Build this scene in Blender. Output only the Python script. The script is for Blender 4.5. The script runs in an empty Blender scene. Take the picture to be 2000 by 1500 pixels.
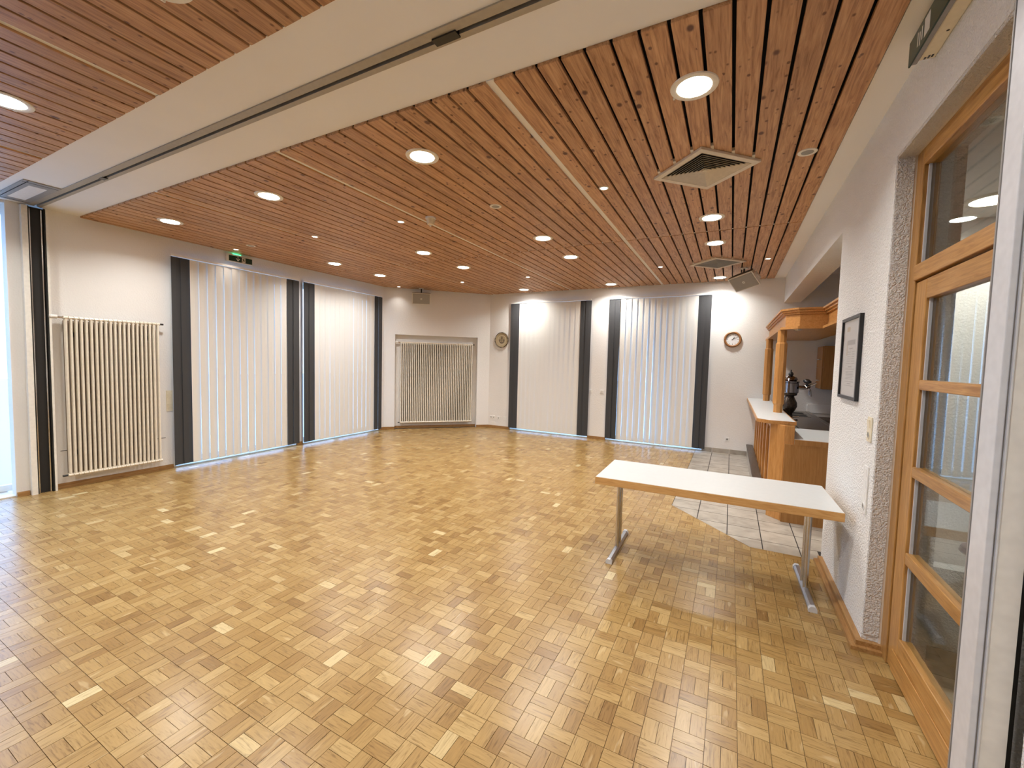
import bpy, bmesh, math, random
from mathutils import Matrix, Vector

random.seed(7)
SC = bpy.context.scene
COL = SC.collection

# ------------------------------------------------------------------ camera, sky, exposure
F_PX = 818.31
cam_d = bpy.data.cameras.new('camera')
cam_d.sensor_fit = 'HORIZONTAL'; cam_d.sensor_width = 36.0
cam_d.lens = F_PX * 36.0 / 2000.0
cam_d.clip_start = 0.02; cam_d.clip_end = 300
cam = bpy.data.objects.new('camera', cam_d); COL.objects.link(cam)
CR = Vector((0.885466, 0.464026, 0.025090))
CD = Vector((0.048519, -0.038619, -0.998075))
CF = Vector((-0.462164, 0.884979, -0.056710))
CAM = Vector((0, 0, 1.7))
cam.matrix_world = Matrix(((CR.x, -CD.x, -CF.x, CAM.x), (CR.y, -CD.y, -CF.y, CAM.y), (CR.z, -CD.z, -CF.z, CAM.z), (0, 0, 0, 1)))
SC.camera = cam

world = bpy.data.worlds.new('sky'); SC.world = world
world.use_nodes = True
bg = world.node_tree.nodes['Background']
bg.inputs['Color'].default_value = (0.33, 0.58, 1.0, 1)
bg.inputs['Strength'].default_value = 5.0

SC.view_settings.view_transform = 'Standard'
SC.view_settings.look = 'None'
SC.view_settings.gamma = 1.0
SC.view_settings.use_curve_mapping = False
SC.view_settings.exposure = 0.17
LAMP_W = 18.5         # watts of each ceiling downlight
SPOT_W = 1.1
try:
    SC.cycles.use_denoising = True
    SC.cycles.max_bounces = 6
    SC.cycles.diffuse_bounces = 4
    SC.cycles.glossy_bounces = 3
    SC.cycles.adaptive_threshold = 0.06
    SC.cycles.transparent_max_bounces = 8
    SC.cycles.use_light_tree = False
    SC.cycles.caustics_reflective = False
    SC.cycles.caustics_refractive = False
    SC.cycles.sample_clamp_indirect = 6.0
except Exception:
    pass

# ------------------------------------------------------------------ mesh helpers
class MB:
    def __init__(s): s.v = []; s.f = []
    def add(s, vs, fs):
        b = len(s.v); s.v += [tuple(p) for p in vs]; s.f += [tuple(i + b for i in f) for f in fs]; return s
    def box(s, x0, x1, y0, y1, z0, z1, M=None):
        vs = [Vector((x, y, z)) for z in (z0, z1) for y in (y0, y1) for x in (x0, x1)]
        if M is not None: vs = [M @ p for p in vs]
        return s.add(vs, [(0, 2, 3, 1), (4, 5, 7, 6), (0, 1, 5, 4), (2, 6, 7, 3), (0, 4, 6, 2), (1, 3, 7, 5)])
    def prism(s, poly, z0, z1, M=None):
        n = len(poly)
        vs = [Vector((p[0], p[1], z0)) for p in poly] + [Vector((p[0], p[1], z1)) for p in poly]
        if M is not None: vs = [M @ p for p in vs]
        return s.add(vs, [tuple(range(n - 1, -1, -1)), tuple(range(n, 2 * n))] + [(i, (i + 1) % n, n + (i + 1) % n, n + i) for i in range(n)])
    def ring(s, outer, inner, z0, z1, M=None):
        n = len(outer)
        vs = [Vector((p[0], p[1], z)) for z in (z0, z1) for L in (outer, inner) for p in L]
        if M is not None: vs = [M @ p for p in vs]
        fs = []
        for i in range(n):
            j = (i + 1) % n
            fs += [(i, j, n + j, n + i), (2 * n + i, 3 * n + i, 3 * n + j, 2 * n + j), (i, 2 * n + i, 2 * n + j, j), (n + i, n + j, 3 * n + j, 3 * n + i)]
        return s.add(vs, fs)
    def lathe(s, prof, n=24, M=None, cap=True):
        # prof: list of (r, z) from bottom to top
        vs = []; fs = []
        for r, z in prof:
            for k in range(n):
                a = 2 * math.pi * k / n
                vs.append(Vector((r * math.cos(a), r * math.sin(a), z)))
        for i in range(len(prof) - 1):
            for k in range(n):
                k2 = (k + 1) % n
                fs.append((i * n + k, i * n + k2, (i + 1) * n + k2, (i + 1) * n + k))
        if cap:
            fs.append(tuple(range(n - 1, -1, -1))); fs.append(tuple(range((len(prof) - 1) * n, len(prof) * n)))
        if M is not None: vs = [M @ p for p in vs]
        return s.add(vs, fs)
    def tube(s, a, b, r, n=10, r2=None):
        a = Vector(a); b = Vector(b); d = b - a; L = d.length
        q = d.to_track_quat('Z', 'Y').to_matrix().to_4x4()
        return s.lathe([(r, 0), (r2 if r2 is not None else r, L)], n, Matrix.Translation(a) @ q)
    def path(s, pts, r, n=8):
        for a, b in zip(pts, pts[1:]): s.tube(a, b, r, n)
        return s
    def ball(s, c, r, n=12, sc=(1, 1, 1)):
        prof = [(max(1e-4, r * math.sin(math.pi * i / 8)), -r * math.cos(math.pi * i / 8)) for i in range(9)]
        return s.lathe(prof, n, Matrix.Translation(Vector(c)) @ Matrix.Diagonal((sc[0], sc[1], sc[2], 1)))

WL = {}          # world location of every object
def build(name, mb, mat, parent=None, origin=None, smooth=False, bevel=0.0, seg=2):
    vs = [Vector(p) for p in mb.v]
    if origin is None:
        lo = [min(p[i] for p in vs) for i in range(3)]; hi = [max(p[i] for p in vs) for i in range(3)]
        origin = ((lo[0] + hi[0]) / 2, (lo[1] + hi[1]) / 2, lo[2])
    o = Vector(origin)
    me = bpy.data.meshes.new(name)
    me.from_pydata([tuple(p - o) for p in vs], [], mb.f)
    bm = bmesh.new(); bm.from_mesh(me); bmesh.ops.recalc_face_normals(bm, faces=bm.faces[:]); bm.to_mesh(me); bm.free()
    if smooth:
        me.polygons.foreach_set('use_smooth', [True] * len(me.polygons))
    me.materials.append(M[mat] if isinstance(mat, str) else mat)
    ob = bpy.data.objects.new(name, me); COL.objects.link(ob)
    place(ob, o, parent)
    if smooth:
        md = ob.modifiers.new('ES', 'EDGE_SPLIT'); md.split_angle = math.radians(38)
    if bevel:
        md = ob.modifiers.new('B', 'BEVEL'); md.width = bevel; md.segments = seg; md.limit_method = 'ANGLE'
    return ob
def place(ob, o, parent):
    o = Vector(o); WL[ob] = o
    if parent is not None:
        ob.parent = parent; ob.location = o - WL[parent]
    else:
        ob.location = o
def tag(o, label, cat, group=None):
    o['label'] = label; o['category'] = cat
    if group: o['group'] = group
    return o
def thing(name, label, cat, loc, group=None):
    o = bpy.data.objects.new(name, None); COL.objects.link(o); o.empty_display_size = 0.1
    place(o, loc, None)
    return tag(o, label, cat, group)
def struct(name, mb, mat, **k):
    o = build(name, mb, mat, **k); o['kind'] = 'structure'; return o
def sempty(name, loc):
    o = bpy.data.objects.new(name, None); COL.objects.link(o); o.empty_display_size = 0.1
    place(o, loc, None); o['kind'] = 'structure'; return o
def dup(root, loc, label=None):
    r = root.copy(); COL.objects.link(r); r.location = loc; WL[r] = Vector(loc)
    if label: r['label'] = label
    for ch in list(root.children):
        c = ch.copy(); COL.objects.link(c); c.parent = r; WL[c] = WL[r] + c.location
        for g in list(ch.children):
            d = g.copy(); COL.objects.link(d); d.parent = c
    return r
def inst(src, name, loc, parent):
    c = bpy.data.objects.new(name, src.data); COL.objects.link(c); place(c, loc, parent)
    for m in src.modifiers:
        n = c.modifiers.new(m.name, m.type)
        for a in ('width', 'segments', 'limit_method', 'split_angle'):
            if hasattr(m, a):
                try: setattr(n, a, getattr(m, a))
                except Exception: pass
    return c
def circ(r, n=32, c=(0, 0)): return [(c[0] + r * math.cos(2 * math.pi * k / n), c[1] + r * math.sin(2 * math.pi * k / n)) for k in range(n)]
def clip(poly, a, b, c):          # keep a*x+b*y <= c
    out = []
    for i in range(len(poly)):
        p = poly[i]; q = poly[(i + 1) % len(poly)]
        dp = a * p[0] + b * p[1] - c; dq = a * q[0] + b * q[1] - c
        if dp <= 1e-9: out.append(p)
        if (dp < -1e-9 and dq > 1e-9) or (dp > 1e-9 and dq < -1e-9):
            t = dp / (dp - dq); out.append((p[0] + t * (q[0] - p[0]), p[1] + t * (q[1] - p[1])))
    return out
def area(p): return 0.5 * abs(sum(p[i][0] * p[(i + 1) % len(p)][1] - p[(i + 1) % len(p)][0] * p[i][1] for i in range(len(p))))
def ordn(i): return ['first', 'second', 'third', 'fourth', 'fifth', 'sixth'][i]

# ------------------------------------------------------------------ materials
M = {}
class NT:
    def __init__(s, name):
        s.m = bpy.data.materials.new(name); s.m.use_nodes = True; s.t = s.m.node_tree; s.b = s.t.nodes['Principled BSDF']; M[name] = s.m
    def n(s, typ, **k):
        o = s.t.nodes.new(typ)
        for a, v in k.items():
            if a in o.inputs: o.inputs[a].default_value = v
            else: setattr(o, a, v)
        return o
    def l(s, a, b): s.t.links.new(a, b)
    def ramp(s, fac, stops):
        r = s.n('ShaderNodeValToRGB'); el = r.color_ramp.elements
        while len(el) < len(stops): el.new(0.5)
        for e, (p, c) in zip(el, stops):
            e.position = p; e.color = (*c, 1) if len(c) == 3 else c
        s.l(fac, r.inputs[0]); return r.outputs[0]
    def mix(s, fac, a, b, bt='MIX'):
        x = s.n('ShaderNodeMix', data_type='RGBA', blend_type=bt)
        for i, v in ((0, fac), (6, a), (7, b)):
            if hasattr(v, 'links') or hasattr(v, 'node'): s.l(v, x.inputs[i])
            else: x.inputs[i].default_value = v if not isinstance(v, tuple) or len(v) == 4 else (*v, 1)
        return x.outputs[2]
    def bump(s, h, strength, dist):
        b = s.n('ShaderNodeBump'); b.inputs['Strength'].default_value = strength; b.inputs['Distance'].default_value = dist
        s.l(h, b.inputs['Height']); s.l(b.outputs[0], s.b.inputs['Normal'])
def plain(name, col, rough=0.5, metal=0.0, spec=0.5, emit=None, es=0.0, var=0.04, scale=30.0):
    t = NT(name); b = t.b
    b.inputs['Roughness'].default_value = rough; b.inputs['Metallic'].default_value = metal
    b.inputs['Specular IOR Level'].default_value = spec
    no = t.n('ShaderNodeTexNoise'); no.inputs['Scale'].default_value = scale; no.inputs['Detail'].default_value = 1
    tc = t.n('ShaderNodeTexCoord'); t.l(tc.outputs['Object'], no.inputs['Vector'])
    lo = tuple(max(0, c * (1 - var)) for c in col); hi = tuple(min(1, c * (1 + var)) for c in col)
    t.l(t.ramp(no.outputs['Fac'], [(0.3, lo), (0.7, hi)]), b.inputs['Base Color'])
    if emit:
        b.inputs['Emission Color'].default_value = (*emit, 1); b.inputs['Emission Strength'].default_value = es
    return t
def plaster(name, col, s1, strength, dist, stain=0.03):
    t = NT(name); b = t.b; b.inputs['Roughness'].default_value = 0.85; b.inputs['Specular IOR Level'].default_value = 0.2
    g = t.n('ShaderNodeNewGeometry')
    n1 = t.n('ShaderNodeTexNoise'); n1.inputs['Scale'].default_value = s1; n1.inputs['Detail'].default_value = 2
    n2 = t.n('ShaderNodeTexNoise'); n2.inputs['Scale'].default_value = 1.3; n2.inputs['Detail'].default_value = 3
    t.l(g.outputs['Position'], n1.inputs['Vector']); t.l(g.outputs['Position'], n2.inputs['Vector'])
    lo = tuple(c * (1 - stain) for c in col)
    t.l(t.ramp(n2.outputs['Fac'], [(0.35, lo), (0.62, col)]), b.inputs['Base Color'])
    r = t.ramp(n1.outputs['Fac'], [(0.38, (0, 0, 0)), (0.62, (1, 1, 1))])
    t.bump(r, strength, dist)
    return t
def wood(name, cols, rough=0.42, axis=1, fine=55.0, knots=None, rnd=0.25, stretch=14.0, bump=0.08):
    t = NT(name); b = t.b; b.inputs['Roughness'].default_value = rough; b.inputs['Specular IOR Level'].default_value = 0.35
    tc = t.n('ShaderNodeTexCoord'); oi = t.n('ShaderNodeObjectInfo')
    sc = t.n('ShaderNodeVectorMath', operation='SCALE'); sc.inputs['Scale'].default_value = 37.0
    cb = t.n('ShaderNodeCombineXYZ'); 
    for i in range(3): t.l(oi.outputs['Random'], cb.inputs[i])
    t.l(cb.outputs[0], sc.inputs[0])
    ad = t.n('ShaderNodeVectorMath', operation='ADD'); t.l(tc.outputs['Object'], ad.inputs[0]); t.l(sc.outputs[0], ad.inputs[1])
    mp = t.n('ShaderNodeMapping'); s = [fine, fine, fine]; s[axis] = fine / stretch; mp.inputs['Scale'].default_value = s
    t.l(ad.outputs[0], mp.inputs['Vector'])
    no = t.n('ShaderNodeTexNoise'); no.inputs['Scale'].default_value = 1.0; no.inputs['Detail'].default_value = 3; no.inputs['Roughness'].default_value = 0.62; no.inputs['Distortion'].default_value = 0.8
    t.l(mp.outputs[0], no.inputs['Vector'])
    c = t.ramp(no.outputs['Fac'], [(0.30, cols[0]), (0.5, cols[1]), (0.72, cols[2])])
    hs = t.n('ShaderNodeHueSaturation')
    mr = t.n('ShaderNodeMapRange'); mr.inputs['To Min'].default_value = 1 - rnd; mr.inputs['To Max'].default_value = 1 + rnd
    t.l(oi.outputs['Random'], mr.inputs['Value']); t.l(mr.outputs[0], hs.inputs['Value']); t.l(c, hs.inputs['Color']); c = hs.outputs[0]
    if knots:
        for scl, thr, keep, dark in knots:
            vm = t.n('ShaderNodeMapping'); q = [scl, scl, scl]; q[axis] = scl * 0.72; vm.inputs['Scale'].default_value = q
            t.l(ad.outputs[0], vm.inputs['Vector'])
            vo = t.n('ShaderNodeTexVoronoi'); vo.inputs['Scale'].default_value = 1.0; vo.inputs['Randomness'].default_value = 1.0
            t.l(vm.outputs[0], vo.inputs['Vector'])
            sm = t.n('ShaderNodeMapRange', interpolation_type='SMOOTHSTEP'); sm.inputs['From Min'].default_value = thr; sm.inputs['From Max'].default_value = thr * 0.45
            t.l(vo.outputs['Distance'], sm.inputs['Value'])
            sp = t.n('ShaderNodeSeparateColor'); t.l(vo.outputs['Color'], sp.inputs[0])
            gt = t.n('ShaderNodeMath', operation='LESS_THAN'); gt.inputs[1].default_value = keep; t.l(sp.outputs[0], gt.inputs[0])
            mu = t.n('ShaderNodeMath', operation='MULTIPLY'); t.l(sm.outputs[0], mu.inputs[0]); t.l(gt.outputs[0], mu.inputs[1])
            c = t.mix(mu.outputs[0], c, dark)
    t.l(c, b.inputs['Base Color'])
    if bump: t.bump(no.outputs['Fac'], bump, 0.002)
    return t
def parquet():
    t = NT('oak_parquet'); b = t.b; b.inputs['Specular IOR Level'].default_value = 0.45
    uv = t.n('ShaderNodeUVMap'); uv.uv_map = 'UVMap'
    at = t.n('ShaderNodeAttribute'); at.attribute_name = 'tone'
    mp = t.n('ShaderNodeMapping'); mp.inputs['Scale'].default_value = (9, 90, 1); t.l(uv.outputs[0], mp.inputs['Vector'])
    no = t.n('ShaderNodeTexNoise'); no.inputs['Scale'].default_value = 1; no.inputs['Detail'].default_value = 3; no.inputs['Distortion'].default_value = 1.2; no.inputs['Roughness'].default_value = 0.6
    t.l(mp.outputs[0], no.inputs['Vector'])
    mp2 = t.n('ShaderNodeMapping'); mp2.inputs['Scale'].default_value = (5, 22, 1); t.l(uv.outputs[0], mp2.inputs['Vector'])
    n2 = t.n('ShaderNodeTexNoise'); n2.inputs['Scale'].default_value = 1; n2.inputs['Detail'].default_value = 2; t.l(mp2.outputs[0], n2.inputs['Vector'])
    base = t.ramp(at.outputs['Fac'], [(0.0, (0.225, 0.120, 0.036)), (0.2, (0.305, 0.178, 0.058)), (0.55, (0.37, 0.232, 0.083)), (0.85, (0.44, 0.295, 0.120)), (1.0, (0.60, 0.48, 0.26))])
    g = t.ramp(no.outputs['Fac'], [(0.30, (0.58, 0.54, 0.48)), (0.46, (0.93, 0.93, 0.93)), (0.75, (1.10, 1.10, 1.10))])
    c = t.mix(1.0, base, g, 'MULTIPLY')
    st = t.ramp(n2.outputs['Fac'], [(0.66, (0, 0, 0)), (0.72, (1, 1, 1))])
    ff = t.n('ShaderNodeMath', operation='MULTIPLY'); ff.inputs[1].default_value = 0.45; t.l(st, ff.inputs[0])
    c = t.mix(ff.outputs[0], c, (0.56, 0.42, 0.22))
    t.l(c, b.inputs['Base Color'])
    g2 = t.n('ShaderNodeNewGeometry'); n3 = t.n('ShaderNodeTexNoise'); n3.inputs['Scale'].default_value = 1.1; n3.inputs['Detail'].default_value = 2; t.l(g2.outputs['Position'], n3.inputs['Vector'])
    mr = t.n('ShaderNodeMapRange'); mr.inputs['To Min'].default_value = 0.20; mr.inputs['To Max'].default_value = 0.34; t.l(n3.outputs['Fac'], mr.inputs['Value']); t.l(mr.outputs[0], b.inputs['Roughness'])
    t.bump(no.outputs['Fac'], 0.05, 0.001)
def glass(name, tint, base_refl=0.04, rough=0.0):
    t = NT(name); tr = t.n('ShaderNodeBsdfTransparent'); tr.inputs[0].default_value = (*tint, 1)
    gl = t.n('ShaderNodeBsdfGlossy'); gl.inputs['Roughness'].default_value = rough
    lw = t.n('ShaderNodeLayerWeight'); lw.inputs['Blend'].default_value = 0.5
    pw = t.n('ShaderNodeMath', operation='POWER'); pw.inputs[1].default_value = 5.0; t.l(lw.outputs['Facing'], pw.inputs[0])
    fr = t.n('ShaderNodeMath', operation='MULTIPLY_ADD'); fr.inputs[1].default_value = 0.96; fr.inputs[2].default_value = base_refl; t.l(pw.outputs[0], fr.inputs[0])
    mx = t.n('ShaderNodeMixShader'); t.l(fr.outputs[0], mx.inputs[0]); t.l(tr.outputs[0], mx.inputs[1]); t.l(gl.outputs[0], mx.inputs[2])
    out = [n for n in t.t.nodes if n.type == 'OUTPUT_MATERIAL'][0]; t.l(mx.outputs[0], out.inputs['Surface'])

plaster('wall_plaster', (0.82, 0.80, 0.775), 55, 0.25, 0.004)
plaster('rough_plaster', (0.86, 0.85, 0.83), 85, 0.6, 0.012)
plaster('coarse_plaster', (0.84, 0.81, 0.78), 120, 0.8, 0.016)
plaster('smooth_white', (0.90, 0.89, 0.875), 12, 0.02, 0.002)
plain('paint_white', (0.82, 0.79, 0.73), 0.5)
plain('door_lining', (0.80, 0.74, 0.67), 0.6)
plain('void_black', (0.006, 0.005, 0.005), 0.9, var=0.2)
plain('dark_groove', (0.055, 0.030, 0.014), 0.8, var=0.2)
wood('ceiling_pine', [(0.30, 0.140, 0.062), (0.50, 0.272, 0.130), (0.64, 0.375, 0.195)], 0.45, 1, 60, [(17, 0.21, 0.75, (0.17, 0.070, 0.030)), (7.0, 0.17, 0.42, (0.12, 0.045, 0.022))], 0.10, 16, 0.1)
parquet()
wood('oak_skirting', [(0.24, 0.115, 0.036), (0.34, 0.180, 0.062), (0.42, 0.235, 0.092)], 0.4, 1, 60, None, 0.12, 16)
wood('door_wood', [(0.30, 0.138, 0.034), (0.42, 0.212, 0.060), (0.52, 0.285, 0.098)], 0.32, 2, 75, None, 0.10, 18)
wood('door_wood_y', [(0.30, 0.138, 0.034), (0.42, 0.212, 0.060), (0.52, 0.285, 0.098)], 0.32, 1, 75, None, 0.10, 18)
wood('beech', [(0.38, 0.165, 0.042), (0.48, 0.225, 0.065), (0.55, 0.28, 0.095)], 0.33, 2, 55, None, 0.08, 12)
wood('beech_y', [(0.38, 0.165, 0.042), (0.48, 0.225, 0.065), (0.55, 0.28, 0.095)], 0.33, 1, 55, None, 0.08, 12)
wood('table_edge', [(0.48, 0.25, 0.078), (0.60, 0.335, 0.12), (0.68, 0.41, 0.165)], 0.4, 0, 50, None, 0.05, 10)
wood('brown_panel', [(0.30, 0.130, 0.034), (0.36, 0.168, 0.047), (0.42, 0.205, 0.063)], 0.4, 2, 45, None, 0.05, 14)
wood('dark_step', [(0.035, 0.026, 0.020), (0.06, 0.046, 0.036), (0.085, 0.066, 0.052)], 0.35, 1, 70, None, 0.05, 18)
plain('laminate_white', (0.62, 0.63, 0.62), 0.35, var=0.015)
plain('chrome', (0.62, 0.60, 0.57), 0.18, 1.0)
plain('foot_metal', (0.42, 0.43, 0.46), 0.3, 0.85)
plain('steel', (0.30, 0.28, 0.255), 0.32, 1.0)
plain('alu', (0.66, 0.67, 0.70), 0.42, 0.25)
plain('alu_dark', (0.34, 0.325, 0.31), 0.5, 0.5)
plain('track_metal', (0.40, 0.36, 0.30), 0.5, 0.4)
plain('black_plastic', (0.012, 0.011, 0.012), 0.35)
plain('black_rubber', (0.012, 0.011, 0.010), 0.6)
plain('radiator_cream', (0.80, 0.735, 0.62), 0.35)
plain('radiator_gap_shade', (0.24, 0.185, 0.135), 0.8)  # dark tone for the painted shade between radiator columns
plain('valve_white', (0.84, 0.82, 0.79), 0.4)
plain('cream_plastic', (0.78, 0.70, 0.52), 0.4)
plain('white_plastic', (0.80, 0.79, 0.76), 0.4)
plain('lamp_ring', (0.83, 0.78, 0.68), 0.4)
plain('vent_cream', (0.70, 0.62, 0.50), 0.5)
plain('vent_grey', (0.30, 0.29, 0.265), 0.6)
plain('lamp_lens', (0.9, 0.9, 0.9), 0.4, emit=(1.0, 0.97, 0.92), es=34.0)
plain('spot_lens', (0.9, 0.9, 0.9), 0.4, emit=(1.0, 0.94, 0.86), es=14.0)
plain('corridor_lens', (0.9, 0.9, 0.9), 0.4, emit=(1.0, 0.94, 0.86), es=14.0)
plain('speaker_white', (0.72, 0.69, 0.63), 0.5)
plain('speaker_grille', (0.33, 0.31, 0.275), 0.7, var=0.12, scale=300)
plain('brown_shade', (0.075, 0.050, 0.034), 0.6)  # brown of the back counter top, also shade painted on loudspeaker tops
plain('sign_green', (0.002, 0.030, 0.018), 0.3)
plain('sign_white', (0.78, 0.78, 0.72), 0.5)
plain('sign_glow', (0.10, 0.5, 0.25), 0.4, emit=(0.10, 1.0, 0.42), es=2.2)
plain('plate_tan', (0.43, 0.34, 0.20), 0.35)
plain('plate_pale', (0.55, 0.47, 0.32), 0.35)
plain('plate_dark', (0.055, 0.040, 0.026), 0.4)
wood('clock_wood', [(0.24, 0.105, 0.035), (0.31, 0.145, 0.055), (0.38, 0.19, 0.08)], 0.35, 0, 60, None, 0.05, 8)
plain('paper', (0.80, 0.80, 0.80), 0.6)
plain('print_grey', (0.40, 0.40, 0.42), 0.7)
plain('print_gold', (0.62, 0.47, 0.28), 0.6)
plain('floor_grout', (0.018, 0.013, 0.010), 0.9)
plain('screed', (0.075, 0.040, 0.014), 0.9)
plain('tap_dark', (0.045, 0.030, 0.020), 0.25, 0.4, var=0.4, scale=60)
plain('tap_chrome', (0.30, 0.27, 0.27), 0.12, 1.0)
plain('maroon', (0.055, 0.010, 0.012), 0.3)
plain('paving', (0.55, 0.55, 0.55), 0.9)
glass('pane_glass', (0.90, 0.93, 0.91))
glass('window_glass', (0.95, 0.97, 0.98))
glass('picture_glass', (0.985, 0.985, 0.985), 0.02)
def tile_mat():
    t = NT('tile_beige'); b = t.b; b.inputs['Roughness'].default_value = 0.38
    oi = t.n('ShaderNodeObjectInfo'); g = t.n('ShaderNodeNewGeometry')
    n1 = t.n('ShaderNodeTexNoise'); n1.inputs['Scale'].default_value = 7; n1.inputs['Detail'].default_value = 6; n1.inputs['Distortion'].default_value = 0.5
    t.l(g.outputs['Position'], n1.inputs['Vector'])
    c = t.ramp(n1.outputs['Fac'], [(0.3, (0.28, 0.24, 0.195)), (0.5, (0.37, 0.325, 0.268)), (0.7, (0.44, 0.395, 0.335))])
    hs = t.n('ShaderNodeHueSaturation'); mr = t.n('ShaderNodeMapRange'); mr.inputs['To Min'].default_value = 0.93; mr.inputs['To Max'].default_value = 1.06
    t.l(oi.outputs['Random'], mr.inputs['Value']); t.l(mr.outputs[0], hs.inputs['Value']); t.l(c, hs.inputs['Color']); t.l(hs.outputs[0], b.inputs['Base Color'])
tile_mat()
def slat_mat(name, col, trans):
    t = plain(name, col, 0.75, spec=0.2, var=0.03, scale=180)
    tl = t.n('ShaderNodeBsdfTranslucent'); tl.inputs[0].default_value = (*col, 1)
    mx = t.n('ShaderNodeMixShader'); mx.inputs[0].default_value = trans
    out = [n for n in t.t.nodes if n.type == 'OUTPUT_MATERIAL'][0]
    t.l(t.b.outputs[0], mx.inputs[1]); t.l(tl.outputs[0], mx.inputs[2]); t.l(mx.outputs[0], out.inputs['Surface'])
slat_mat('slat_white', (0.78, 0.755, 0.71), 0.025)
slat_mat('slat_grey', (0.060, 0.060, 0.062), 0.0)

# ------------------------------------------------------------------ room dimensions
XL, XR, YB, ZC = -7.18, 0.785, 9.06, 3.307
DP0 = Vector((XL, 7.27, 0)); R2 = math.sqrt(0.5)
DS = Vector((R2, R2, 0)); DO = Vector((-R2, R2, 0))      # along the diagonal wall / away from the room
DM = Matrix(((DS.x, DO.x, 0, DP0.x), (DS.y, DO.y, 0, DP0.y), (0, 0, 1, 0), (0, 0, 0, 1)))   # local (s, out, z)
DLEN = (YB - 7.27) / R2
ZT = 3.62

# ------------------------------------------------------------------ walls
m = MB()
for y0, y1 in ((1.86, 3.12), (5.045, 5.19), (7.125, 7.30), (-4.0, -0.7)): m.box(XL - 0.34, XL, y0, y1, -0.05, ZT)
for y0, y1 in ((3.12, 5.045), (5.19, 7.125)): m.box(XL - 0.34, XL, y0, y1, 3.045, ZT)
m.box(XL - 0.34, XL, -0.7, 1.56, 3.29, ZT).box(XL - 0.34, XL - 0.12, 1.56, 1.82, 3.29, ZT)
m.box(XL - 0.12, XL + 0.02, 1.56, 1.71, -0.05, ZT)
m.box(XL - 0.12, XL - 0.08, 1.71, 1.86, -0.05, ZT); m.box(XL - 0.34, XL - 0.12, 1.82, 1.86, -0.05, ZT)
wall_left = struct('wall_left', m, 'wall_plaster')
m = MB()
for x0, x1 in ((-5.60, -4.765), (-2.80, -2.385), (-0.415, 2.9)): m.box(x0, x1, YB, YB + 0.34, -0.05, ZT)
for x0, x1 in ((-4.765, -2.80), (-2.385, -0.415)): m.box(x0, x1, YB, YB + 0.34, 3.045, ZT)
wall_back = struct('wall_back', m, 'wall_plaster')
m = MB()
NS0, NS1, NZ = 0.25, 2.225, 2.235
m.box(-0.15, NS0, 0, 0.34, -0.05, ZT, DM); m.box(NS1, DLEN + 0.15, 0, 0.34, -0.05, ZT, DM)
m.box(NS0, NS1, 0, 0.34, NZ, ZT, DM); m.box(NS0, NS1, 0.13, 0.34, -0.05, NZ, DM)
wall_corner = struct('wall_corner', m, 'wall_plaster')
m = MB()
m.box(XR, 1.08, 3.21, 4.52, -0.05, ZT)
m.box(XR, 1.08, 1.86, 3.21, 2.925, ZT)
m.box(XR, 1.08, 1.86, 2.02, -0.05, 2.925)
m.box(XR, 1.035, 4.52, YB, 2.86, ZT)
wall_right = struct('wall_right', m, 'rough_plaster')
m = MB().box(XR + 0.002, 0.862, 3.196, 3.2095, 0.09, 2.922).box(XR + 0.002, 0.862, 2.03, 3.196, 2.908, 2.9245)
o = build('coarse_reveal', m, 'coarse_plaster', wall_right)
m = MB().box(0.862, 0.955, 3.199, 3.2095, 0.0, 2.922).box(0.862, 0.955, 2.03, 3.199, 2.911, 2.9245)
build('reveal_lining', m, 'door_lining', wall_right)
struct('wall_near_right', MB().box(0.80, 1.08, -4.0, 1.72, -0.05, ZT), 'rough_plaster')
struct('wall_rear', MB().box(XL - 0.34, 1.08, -4.2, -4.0, -0.05, ZT), 'wall_plaster')
# bar alcove and corridor shell
struct('wall_bar_right', MB().box(2.6, 2.8, 5.05, YB, -0.05, ZT), 'wall_plaster')
struct('wall_between', MB().box(1.08, 3.3, 4.95, 5.05, -0.05, ZT), 'wall_plaster')
struct('wall_corridor_right', MB().box(3.1, 3.3, 0.9, 4.95, -0.05, ZT), 'rough_plaster')
struct('wall_corridor_near', MB().box(1.08, 3.3, 0.7, 0.9, -0.05, ZT), 'rough_plaster')
struct('ceiling_corridor', MB().box(1.08, 3.3, 0.9, 4.95, 2.98, 3.05), 'smooth_white')
struct('ceiling_bar', MB().box(1.035, 2.6, 5.05, YB, 3.33, 3.40), 'smooth_white')
low = struct('wall_low', MB().box(1.085, 2.1, 3.26, 3.36, 0.0, 0.56), 'rough_plaster')
build('skirting', MB().box(1.085, 2.1, 3.248, 3.26, 0.0, 0.085), 'tile_beige', low)
struct('ground_outside', MB().box(-40, 40, -40, 45, -0.35, -0.25), 'paving')

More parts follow.
